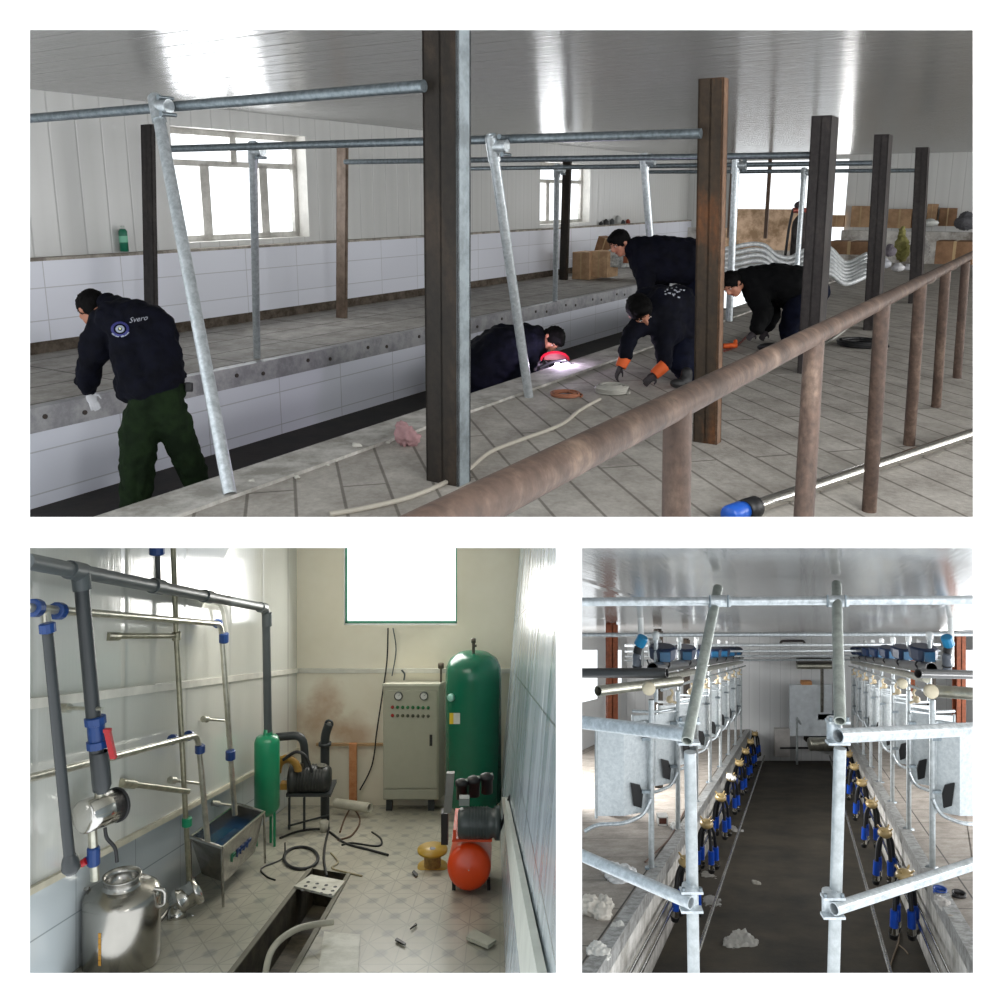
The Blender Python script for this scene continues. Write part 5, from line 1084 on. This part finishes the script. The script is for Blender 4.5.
def tubep(a, b, r, n=12): m = MB(); m.tube([a, b], r, n); return m
def parlour():
    # portal frame in the foreground
    d = 4.6; S = d/F
    t = thing('portal_bar', P(777, 601, d), 'thick galvanised cross pipe at the top of the near portal, spanning the whole opening', 'pipe', 'cross pipes over the pit')
    m = MB(); m.tube([P(560,602,d), P(1000,600,d)], 4.3*S, 18); m.part('pipe', m_galv, t)
    for x in (719, 836.5):
        m = MB(); m.tube([P(x-9,601.3,d), P(x+11,601,d)], 5.8*S, 18); m.part('clamp', m_galv, t)
        for s in (-1, 1): m = MB(); m.cyl(P(x+9*s,595,d-.05), P(x+9*s,607,d-.05), 1*S, 8); m.part('bolt', m_galvd, t)
    for i, (y, dd, r, lab) in enumerate(((634.5,12.0,2.1,'second cross pipe over the pit, thinner than the near one'),(645,16,1.5,'third cross pipe over the pit'),(651,19,1.2,'fourth cross pipe over the pit'),(656,21.5,1.0,'fifth cross pipe over the pit, low and far'),(660,24,.9,'last cross pipe over the pit, just before the back wall'))):
        m = MB(); m.tube([P(572 if i < 1 else 625,y+.5,dd), P(995 if i < 1 else 940,y-.5,dd)], r*dd/F, 12); m.solo('galvanised_pipe', m_galv, lab, 'pipe', 'cross pipes over the pit')
    # two raking pipes hanging from the portal toward the camera
    for (xt, yt, xb, yb, rt, rb, lab) in ((718,588,687,741,4.8,6.6,'left raking pipe with an open lower end hanging from the near cross pipe'),(836.5,584,840,721,4.8,6.2,'right raking pipe with an open lower end hanging from the near cross pipe')):
        a, b = P(xt, yt, d+.12), P(xb, yb, 3.9); r = rt*(d+.12)/F*1.0; m = MB(); m.pipe(a, b, r, .006, 24); m.solo('raking_pipe', m_galvd2, lab, 'pipe')
    # side bars with open ends
    def openbar(x0, y0, x1, y1, r, dd0, dd1, lab):
        m = MB(); m.pipe(P(x0,y0,dd0), P(x1,y1,dd1), r*dd1/F, .005, 24); m.solo('gate_bar', m_galv, lab, 'pipe', 'side bars of the near gate')
    openbar(572,721,688,735,7.2,4.75,4.2,'left upper gate bar ending in an open round bore at the left gate post')
    openbar(985,728.5,838,736,7.2,4.75,4.2,'right upper gate bar ending in an open round bore at the right gate post')
    openbar(572,851,691,903,6.3,4.75,4.25,'left lower gate bar sloping down to the left gate post')
    openbar(985,860,834,909,6.3,4.75,4.25,'right lower gate bar sloping down to the right gate post')
    for (xt, yt, xb, yb, w_, lab, sx) in ((690,752,694,990,12,'left upright gate post in front of the pit',-1),(840,748,833,990,12,'right upright gate post in front of the pit',1)):
        dd = 4.35; t = thing('gate_post', P(xb, yb, dd), lab, 'post', 'gate posts'); a, b = P(xt,yt,dd), P(xb,yb,dd); r = w_/2*dd/F; ax = (b-a).normalized()
        m = MB(); m.tube([a, b], r, 24); m.part('tube', m_wht, t)
        m = MB(); 
        for z0, z1 in ((-.02,.0),): pass
        for (cx, cy, hh) in ((xt-1, 733, 1), (xb-3*(sx<0)+1, 902 if sx < 0 else 908, .9)):
            m = MB(); c = P(cx, cy, dd-.08); m.box(c+Vector((-.052,-.01,.044*hh)), X*.104, Y*.05, Z*.012); m.part('clamp_plate', m_galv, t); m = MB(); m.box(c+Vector((-.052,-.01,-.056*hh)), X*.104, Y*.05, Z*.012); m.part('clamp_plate', m_galv, t)
            for k in (-1, 1): m = MB(); m.cyl(c+Vector((.04*k,.0,.05*hh)), c+Vector((.04*k,.0,.075*hh)), .009, 8); m.part('bolt', m_galvd, t)
            m = MB(); m.tube([c+Vector((0,.06,-.05)), c+Vector((0,.06,.05))], .036, 14); m.part('clamp_sleeve', m_galv, t)
    # coloured steel posts standing on the platforms
    for (xl, xr, yt, dd, mt, lab) in ((607,618,618,12.5,m_orust,'red-brown steel post at the far left behind the milk lines'),(655,663,631,15,m_rust,'dark brown steel post left of the pit behind the blue pulsators'),(684.5,690,640,18.5,m_rust,'dim brown steel post farther back on the left side'),(957,966,636,12.5,m_orust,'red-brown steel post at the far right behind the milk lines'),(930,936,652,15,m_rust,'dark steel post on the right beside the milk jar'),(911,915,655,18,m_orust,'small red-brown steel post behind the right milk line')):
        a = ex(xl, dd); w_ = (xr-xl)*dd/F; h = P(0,yt,dd).z-a.z; h = min(h, CEI-.03); m = MB(); m.box(a, X*w_, Y*.012, Z*h); m.box(a+Y*w_*1.0, X*w_, Y*.012, Z*h); m.box(a+X*(w_/2-.006), X*.012, Y*w_, Z*h)
        m.solo('steel_post', mt, lab, 'post', 'steel posts by the pit')
    # stall panels, supports, milking clusters, pulsators: one of each side, then copies along the pit
    def stall(sgn, d0):
        u = UL if sgn < 0 else UR; s = sgn
        t = thing('stall_gate', ew(u+.1*s, d0), '', 'stall gate')
        m = MB(); m.tube([ew(u+.09*s, d0, 0), ew(u+.09*s, d0, 1.78)], .03, 14); m.part('post', m_wht, t)
        m = MB(); m.lathe([(0,0),(.07,0),(.07,.012),(0,.012)], ew(u+.09*s, d0, 0), Z, 14); m.part('foot_plate', m_galvd, t)
        # sheet: two facets with rolled edges
        z0, z1 = .60, 1.50; o = .54; b0 = ew(u+.13*s, d0+.05, z0); b1 = ew(u+.13*s+o*.42*s, d0-.12, z0-.02); b2 = ew(u+(.125+o)*s, d0-.02, z0-.04)
        H = Z*(z1-z0); m = MB(); th = Y*.012
        for p, q in ((b0, b1), (b1, b2)): m.box(p, q-p, th, H)
        m.part('sheet', m_sheet, t)
        for p in (b0, b2): m = MB(); m.tube([p-Z*.02, p+H+Z*.02], .016, 8); m.part('edge_tube', m_wht, t)
        q = (b1-b0); m = MB(); n_ = -Y*.012; cpts = [(.30,.06),(.62,.10),(.74,.34),(.36,.30),(.24,.20)]
        m.prism([b0+q*a+Z*b+n_ for a, b in cpts], -Y*.02); m.part('rubber_pad', m_black, t)
        m = MB(); m.tube(m.bend([ew(u+.09*s, d0-.03, .74), ew(u+.16*s, d0-.06, .58), b1-Z*.06-Y*.04, b2-Z*.08-Y*.02, b2+X*.12*s-Z*.16], .08), .02, 10); m.part('bottom_rail', m_galv, t)
        m = MB(); m.tube(m.bend([ew(u+.09*s, d0-.03, 1.5), b0+H+Z*.05, b1+H+Z*.05-Y*.04, b2+H+Z*.06], .08), .02, 10); m.part('top_rail', m_galv, t)
        for w_ in (.8, 1.35): m = MB(); m.box(ew(u+.09*s, d0-.05, w_), X*.09*s, Y*.03, Z*.03); m.part('hinge', m_galvd, t)
        return t
    def cluster(sgn, d0):
        u = (UL if sgn < 0 else UR) - sgn*.22
        t = thing('milking_cluster', ew(u, d0, -.62), '', 'milking cluster'); top = ew(u, d0, -.03)
        m = MB(); m.lathe([(0,-.055),(.05,-.05),(.085,-.02),(.09,.01),(.07,.045),(.035,.06),(0,.065)], top, Z, 14)
        m.part('claw', m_brass, t)
        for k in range(4):
            a = math.pi/4+k*math.pi/2; m = MB(); q = top+Vector((math.cos(a)*.06, math.sin(a)*.05, .04)); m.tube([q, q+Vector((math.cos(a)*.045, math.sin(a)*.03, .04))], .012, 6); m.part('nipple', m_brass, t)
        for k, (ox, oy) in enumerate(((-.125,-.05),(-.05,.07),(.045,-.06),(.13,.05))):
            p = top+Vector((ox*.4, oy*.5, -.01)); q = top+Vector((ox, oy, -.33)); e = top+Vector((ox*1.05, oy, -.50)); f = top+Vector((ox*1.08, oy, -.57)); f0 = top+Vector((ox*1.1, oy, -.62))
            m = MB(); m.tube(path([p, p+Vector((ox*.4,0,-.12)), q], 4), .024, 7); tb = m.part('milk_tube', m_black, t)
            m = MB(); m.tube([q, e], .042, 10); m.part('shell', m_bluerub, tb)
            m = MB(); m.tube([e, f], .045, 10); m.part('steel_ring', m_chrome, tb); m = MB(); m.tube([f, f0], [.052, .04], 10); m.part('mouthpiece', m_black, tb)
        return t
    def pulsator(sgn, d0):
        u = (UL if sgn < 0 else UR) + sgn*.15
        t = thing('pulsator', ew(u, d0, 2.17), '', 'pulsator'); c = ew(u, d0, 2.18)
        m = MB(); m.lathe([(.0,0),(.11,0),(.15,.03),(.165,.15),(.14,.17),(0,.17)], c, Z, 10, False); m.part('housing', m_navybox, t)
        m = MB(); m.box(c+Vector((-.06,-.175,.03)), X*.12, Y*.03, Z*.11); m.part('front_cap', M('pulsator_teal', (26,84,120), .35), t)
        for k in (-1, 1): m = MB(); m.tube(path([c+X*.06*k, c+X*.09*k-Z*.05, c+X*.05*k-Z*.10], 4), .012, 6); m.part('nozzle', m_black, t)
        return t
    def rail_post(sgn, d0):
        u = (UL if sgn < 0 else UR) + sgn*.15; t = thing('line_support', ew(u, d0, 0), '', 'support')
        m = MB(); m.tube([ew(u+.06*sgn, d0+.3, 1.7), ew(u+.06*sgn, d0+.3, 2.45)], .026, 10); m.part('upright', m_wht, t)
        m = MB(); m.lathe([(0,0),(.04,0),(.04,.08),(.02,.10),(0,.10)], ew(u+.06*sgn, d0+.3, 2.42), Z, 10); m.part('cap', M('white_cap', (206,210,210), .4), t); return t
    names = ('nearest','second nearest','third','fourth','fifth','sixth','seventh','eighth','ninth')
    for sgn, side in ((-1,'left'), (1,'right')):
        for fn, d0, step, n, what, grp in ((stall, 9.45, 2.05, 8, 'galvanised stall gate with black pad and white post', 'stall gates'), (cluster, 9.9 if sgn < 0 else 9.3, 2.15, 8, 'milking cluster with amber claw and blue shells at the pit edge', 'milking clusters'),
                                          (pulsator, 10.6, 2.05, 7, 'dark blue pulsator box on the milk line', 'pulsator boxes'), (rail_post, 10.2, 2.05, 7, 'white capped upright above the milk line', 'line uprights')):
            src = fn(sgn, d0); src['group'] = grp+' on the '+side; src['label'] = names[0]+' '+what+', '+side+' side'; base = src.location.copy()
            for k in range(1, n): copy_tree(src, base+DV*(step*k), names[k]+' '+what+', '+side+' side')
    # milk and vacuum lines along both sides, with open near ends
    for sgn, side in ((-1,'left'),(1,'right')):
        u = (UL if sgn < 0 else UR)+sgn*.15; d0 = 9.9
        m = MB(); m.pipe(ew(u, d0, 2.10), ew(u, EY-1, 2.10), .062, .008, 22); m.solo('vacuum_line', M('milk_line_dark', (92,92,92), .3, .6), 'dark vacuum line with open round end under the %s blue boxes' % side, 'pipe', 'lines along the pit')
        m = MB(); m.tube([ew(u+.0*sgn, d0+.4, 1.97), ew(u, EY-1, 1.97)], .045, 18); m.solo('milk_line', m_stain2, 'polished milk line running below the dark vacuum line on the %s side' % side, 'pipe', 'lines along the pit')
        m = MB(); m.tube([ew(u-.1*sgn, d0, 1.86), ew(u-.1*sgn, EY-1, 1.86)], .018, 10); m.solo('air_line', m_wht, 'thin white rail under the milk line on the %s side' % side, 'pipe', 'lines along the pit')
        for j, (uu, ww) in enumerate(((.06,-.36),(.08,-.50),(.46,-.70))):
            u2 = (UL if sgn < 0 else UR)-sgn*uu; m = MB(); m.tube([ew(u2, dp_+.9, ww), ew(u2, EY-.5, ww)], .022, 10); m.solo('wash_line', m_chrome if j < 2 else m_stain, ('upper','middle','lower')[j]+' thin steel wash line inside the %s edge of the pit' % side, 'pipe', 'wash lines in the pit')
        for k in range(7):
            p = ew(u-.02*sgn, 10.9+2.05*k, 1.86); 
            m = MB(); m.tube(path([p, p-Z*.08-X*.06*sgn, p-Z*.16-X*.02*sgn, p-Z*.2-X*.1*sgn], 4), .016, 7); m.ball(p-Z*.16-X*.02*sgn, .045, 10, 6)
            m.solo('claw_hook', M('amber_hose', (186,170,140), .35), names[k]+' small amber milk inlet under the %s milk line' % side, 'milk inlet', 'milk inlets')
    # branch pipes and jars at the near ends
    def pp(a, b, r, mat, lab, name='pipe_branch', pipe=True):
        m = MB(); dd = a.y; m.pipe(a, b, r*dd/F, .006, 20) if pipe else m.tube([a, b], r*dd/F, 16); return m.solo(name, mat, lab, 'pipe')
    pp(P(667,673,9.7), P(574,673,10.2), 5, M('milk_line_dark', (92,92,92), .3, .6), 'dark horizontal pipe at left feeding the vacuum line')
    pp(P(598,691,9.0), P(680,681,9.8), 5.2, m_stain2, 'left steel pipe with an open end below the dark pipe')
    pp(P(918,673.5,9.7), P(985,675,10.2), 4.5, M('milk_line_dark', (92,92,92), .3, .6), 'dark horizontal pipe at right feeding the vacuum line')
    pp(P(935,691,9.0), P(990,695,8.6), 6, m_stain2, 'right polished pipe ending in a cream cap')
    for x, y, dd, r, lab in ((649,689,8.9,6.6,'round cream end cap on the left pipe'),(932,692,8.8,7,'round cream end cap on the right polished pipe'),(903,684,9.4,5,'smaller cream end cap beside the right claws')):
        m = MB(); c = P(x,y,dd); m.lathe([(0,-.02),(r*dd/F*.9,-.015),(r*dd/F,0),(r*dd/F,.04),(0,.045)], c, Y, 20); m.solo('end_cap', M('cream_cap', (206,196,170), .45), lab, 'cap')
    for x, lab, s in ((637,'left',-1),(947,'right',1)):
        dd = 10.3; S = dd/F; b = P(x, 672, dd); t = thing('vacuum_regulator', b, 'clear cylinder with a tilted blue cap standing on the %s dark pipe' % lab, 'regulator')
        m = MB(); m.lathe([(0,0),(4.4*S,0),(4.4*S,17*S),(3.4*S,19*S),(0,19*S)], b, Z, 18); m.part('jar', M('smoky_jar', (104,110,120), .15, var=.1), t)
        m = MB(); m.lathe([(4.8*S,5*S),(4.8*S,6.5*S)], b, Z, 18); m.part('band', m_black, t)
        m = MB(); m.tube([b+Z*19*S, b+Z*25*S+X*1.5*S], 4.2*S, 14); m.part('neck', m_black, t)
        m = MB(); c = b+Z*27*S+X*2*S; ax = Vector((.45*(1 if s < 0 else -1),-.25,1)).normalized(); m.lathe([(0,0),(5.6*S,0),(5.6*S,9*S),(4.8*S,10*S),(0,10*S)], c, ax, 12, False); m.part('cap', M('cyan_cap', (24,128,176), .35), t)
        x2 = 641 if s < 0 else 951; m = MB(); m.tube([P(x2,666,dd+.3), P(x2-.5,616,dd+.3)], 3*S, 14); m.solo('white_pipe', M('white_pipe', (212,214,212), .4), 'white vertical plastic pipe beside the blue capped jar at %s' % lab, 'pipe')
        x3 = 655 if s < 0 else 925; m = MB(); m.cbox(P(x3, 648, dd+.5), X*13*S, Y*.12, Z*18*S); m.solo('junction_box', M('box_white', (196,198,198), .4), 'small white junction box near the blue capped jar at %s' % lab, 'box', bevel=.01)
        m = MB(); m.tube(path([P(x3-8*s*-1,660,dd+.3), P(x3-4,668,dd+.2), P(x3+2,672,dd+.2)]), .01, 6); m.solo('cable', m_black, 'thin black wire under the %s white junction box' % lab, 'cable')
    # back wall equipment
    d = EY-.35
    def fb(x0, x1, y0, y1, dep, mat, name, lab, cat, bev=0): m = MB(); m.box(P(x0,y1,d), P(x1,y1,d)-P(x0,y1,d), Y*dep, P(x0,y0,d)-P(x0,y1,d)); return m.solo(name, mat, lab, cat, bevel=bev)
    fb(790,832,685,736,.08,M('white_board', (206,212,216), .5),'white_board','large white board standing against the back wall','board')
    def hz(x0, x1, y, r, mat, name, lab, cat): m = MB(); m.tube([P(x0,y,d), P(x1,y,d)], r*d/F, 14); m.solo(name, mat, lab, cat)
    hz(797,831,661,3.2,M('dark_steel_tank',(92,90,86),.35,.6),'cooler_tube','thick dark horizontal tube high on the back wall','tube'); hz(797,831,666,3.0,m_stain2,'cooler_tube','polished horizontal tube under the dark one on the back wall','tube')
    m = MB(); m.tube(m.bend([P(780,646,d), P(781,641,d), P(804,641,d), P(805,646,d)], .08), 1.3*d/F, 8); m.solo('bent_pipe', M('brown_pipe',(70,64,62),.4), 'dark bent pipe under the ceiling at the back wall', 'pipe')
    m = MB(); m.tube([P(822,662,d), P(822,712,d)], 1.7*d/F, 10); m.solo('down_pipe', m_stain, 'vertical pipe down the middle of the back wall', 'pipe')
    fb(818,838,714,720,.3,m_galvd,'wall_bracket','dark bracket at the foot of the vertical pipe on the back wall','bracket')
    fb(802,812,681.5,685,.15,M('orange_tray',(196,140,90),.5),'tray','small orange tray on top of the white board','tray')
    m = MB(); a = P(809,744,d-.3); m.lathe([(0,0),(.16,0),(.18,.03),(.18,.7),(.15,.74),(0,.74)], a, X, 18); m.solo('steel_drum', m_stain2, 'polished drum lying at the far end of the pit', 'drum')
    m = MB(); m.tube([P(797,765,d-.5), P(797,718,d-.5)], 1.2*d/F, 8); m.tube([P(797,718,d-.5), P(801,724,d-.5)], 1.2*d/F, 8); m.solo('short_post', m_wht, 'slim white post at the far end of the pit', 'post')
    fb(806,833,738,742,.2,m_dark,'dark_ledge','dark ledge behind the polished drum','ledge')
    fb(775,790,729,757,.12,M('brickish_panel',(176,172,168),.7),'stack_of_sheets','pale stack of sheets at the far end left of the white board','stack')
    hz(780,835,748,.9,m_black,'cross_rod','thin black rod across the far end of the pit','rod')
    # litter
    def crumple(x, y, w_, h, level, col, lab, seed, name='plastic_sheet', cat='litter', flat=.25):
        c = e_at(x, y, level); k = c.y/F; m = MB(); rr = random.Random(seed); r = w_*k/2
        for i in range(4): q = c+Vector((rr.uniform(-.5,.5)*r, rr.uniform(-.6,.6)*r*1.2, r*flat*.5)); m.ell(q, X*r*.6, Y*r*.9, Z*r*flat*rr.uniform(.6,1.2), 12, 8)
        o = bake(m, max(r/12, .008), 1, r*.16, 3/r, seed); mt = M('litter_%d_%d' % (int(col[0]), int(col[2])), col, .55); return o.solo(name, mt, lab, cat)
    crumple(624,880,40,16,0,(206,206,206),'large crumpled white sheet on the left platform under the lower gate bar',1); crumple(598,915,34,30,0,(196,190,180),'cloudy plastic bag on the left platform at the picture edge',2,'plastic_bag','bag',.5)
    crumple(602,956,28,16,0,(206,204,198),'crumpled white plastic on the left platform nearest the camera',3); crumple(617,928,16,18,0,(198,196,190),'torn pale plastic along the left kerb',4)
    crumple(741,945,34,18,PITD,(168,166,160),'large crumpled grey paper on the pit floor',5,'paper','litter',.12); crumple(711,904,24,12,PITD,(160,160,158),'grey sheet on the pit floor right of the left gate post',6,'paper','litter',.1)
    crumple(712,876,22,7,PITD,(150,148,142),'flat grey sheet on the pit floor higher up beside the left clusters',7,'paper','litter',.1); crumple(736,831,14,9,PITD,(168,166,164),'pale sheet at the foot of the third left cluster',8,'paper','litter',.15)
    crumple(755,883,11,5,PITD,(160,156,146),'small pale scrap on the pit floor in the middle',9,'paper','litter',.3); crumple(676,829,12,8,0,(214,212,206),'small white bag on the left platform behind the second post',10,'plastic_bag','bag',.5)
    crumple(731,778,10,7,0,(206,204,200),'tiny white bag on the left platform far back',11,'plastic_bag','bag',.5); crumple(944,905,18,16,0,(176,172,168),'clear crumpled bag on the right platform below the blue lid',12,'plastic_bag','bag',.4)
    crumple(953,918,10,8,0,(168,160,150),'crumpled scrap on the right platform nearest the camera',13)
    m = MB(); c = e_at(663,826,.0); k = c.y/F; 
    for q in ((-5,0,1.2,9),(4,0,1.2,9)): m.box(c+X*q[0]*k, X*q[2]*k, Y*.12, Z*q[3]*k)
    m.box(c+X*-5*k, X*10*k, Y*.12, Z*1.2*k); m.box(c+X*-5*k+Z*8*k, X*10*k, Y*.12, Z*1.2*k); m.solo('frame_box', M('white_box', (210,208,204), .5), 'small white hollow box on the left platform', 'box')
    m = MB(); m.box(c+X*-3.6*k+Z*1.3*k+Y*.02, X*7.4*k, Y*.08, Z*6.4*k); m.solo('brown_block', M('brown_block', (92,52,40), .6), 'dark red-brown block inside the small white box', 'block')
    for x, y, col, lab in ((940,893,(30,70,150),'blue round lid lying on the right platform'),(959,897,(40,36,36),'black round lid lying on the right platform')):
        c = e_at(x, y, 0); r = 6.6*c.y/F; m = MB(); m.lathe([(r*.8,.005),(r*.8,.04),(r,.045),(r,0),(0,0)], c, Z, 20); m.lathe([(0,.006),(r*.8,.006)], c, Z, 20); m.solo('round_lid', M('lid_%d' % col[2], col, .4), lab, 'lid')
    m = MB(); m.tube(path([e_at(x, y, PITD+.01) for x, y in ((888,973),(894,955),(899,940),(898,930))]), .008, 6); m.tube(path([e_at(x, y, PITD+.01) for x, y in ((899,945),(905,950),(908,954))]), .007, 6); m.solo('twig', M('dry_twig', (120,104,84), .8), 'thin dry branching twig on the pit floor at right', 'twig')
    m = MB(); m.tube(path([e_at(x, y, .01) for x, y in ((645,862),(660,848),(672,834),(690,800))]), .008, 6); m.solo('cable', M('cable_brown', (90,62,44), .6), 'thin brown hose on the left platform along the pit edge', 'cable')
    m = MB(); 
    for i in range(9): a, b = R.uniform(0,6.28), R.uniform(.6,1); 
    crumple(690,693+5,5,9,1.2,(120,90,40),'x',1) if False else None
dp_ = 2.3*900/(ROWB-650)
m_galvd2 = M2('weathered_zinc', (128,134,128), (158,164,158), .45, .5, 20, .35, .65)
parlour()
# ---------------------------------------------------------------- daylight in the windows, and added fill lights outside the view
def winlight(name, c, n, sx, sy, L, col=(1,1,1)): return area(name, c, c+n, sx, sy, L*math.pi*sx*sy, col)
winlight('hall_window_daylight', A.w(LW-.35, 8.25, 1.75), A.U, 1.5, 4.4, 7, (.96,.98,1))
winlight('hall_far_window_daylight', A.w(LW-.35, 17.0, 1.75), A.U, 1.5, 3.4, 7, (.96,.98,1))
winlight('hall_end_daylight', A.w(-3.4, FARV+.5, 1.6), -A.V, 3.4, 1.9, 7, (1,.98,.96))
area('hall_side_fill_light', A.w(7.9, 12, 1.5), A.w(0, 12, 1.2), 18, 1.6, 1300)  # added fill along the solid right wall, brightens the depth of the hall
area('hall_near_fill_light', A.w(1.5, 1.6, 2.3), A.w(-4, 9, .6), 2.5, .8, 200)  # added fill above the near floor, no entrance is built here
area('pump_room_window_light', P(400, 590, 12.0), P(400, 900, 7), 1.4, .9, 45, (1,.98,.93))
area('pump_room_fill_light', P(300, 552, 9.0), P(330, 800, 10.5), 2.2, 2.0, 62, (1,.97,.88))  # added unseen fill under the soffit, brightens the back wall
area('parlour_right_fill', ew(4.3, 13, 1.8), ew(0, 13, .8), 10, 1.0, 380)  # added fill on the open right side, no windows at this spot
area('parlour_left_fill', ew(-4.85, 16, 1.7), ew(0, 17, 1.2), 5.5, 1.3, 600)  # added fill left of the pit, brightens the back wall
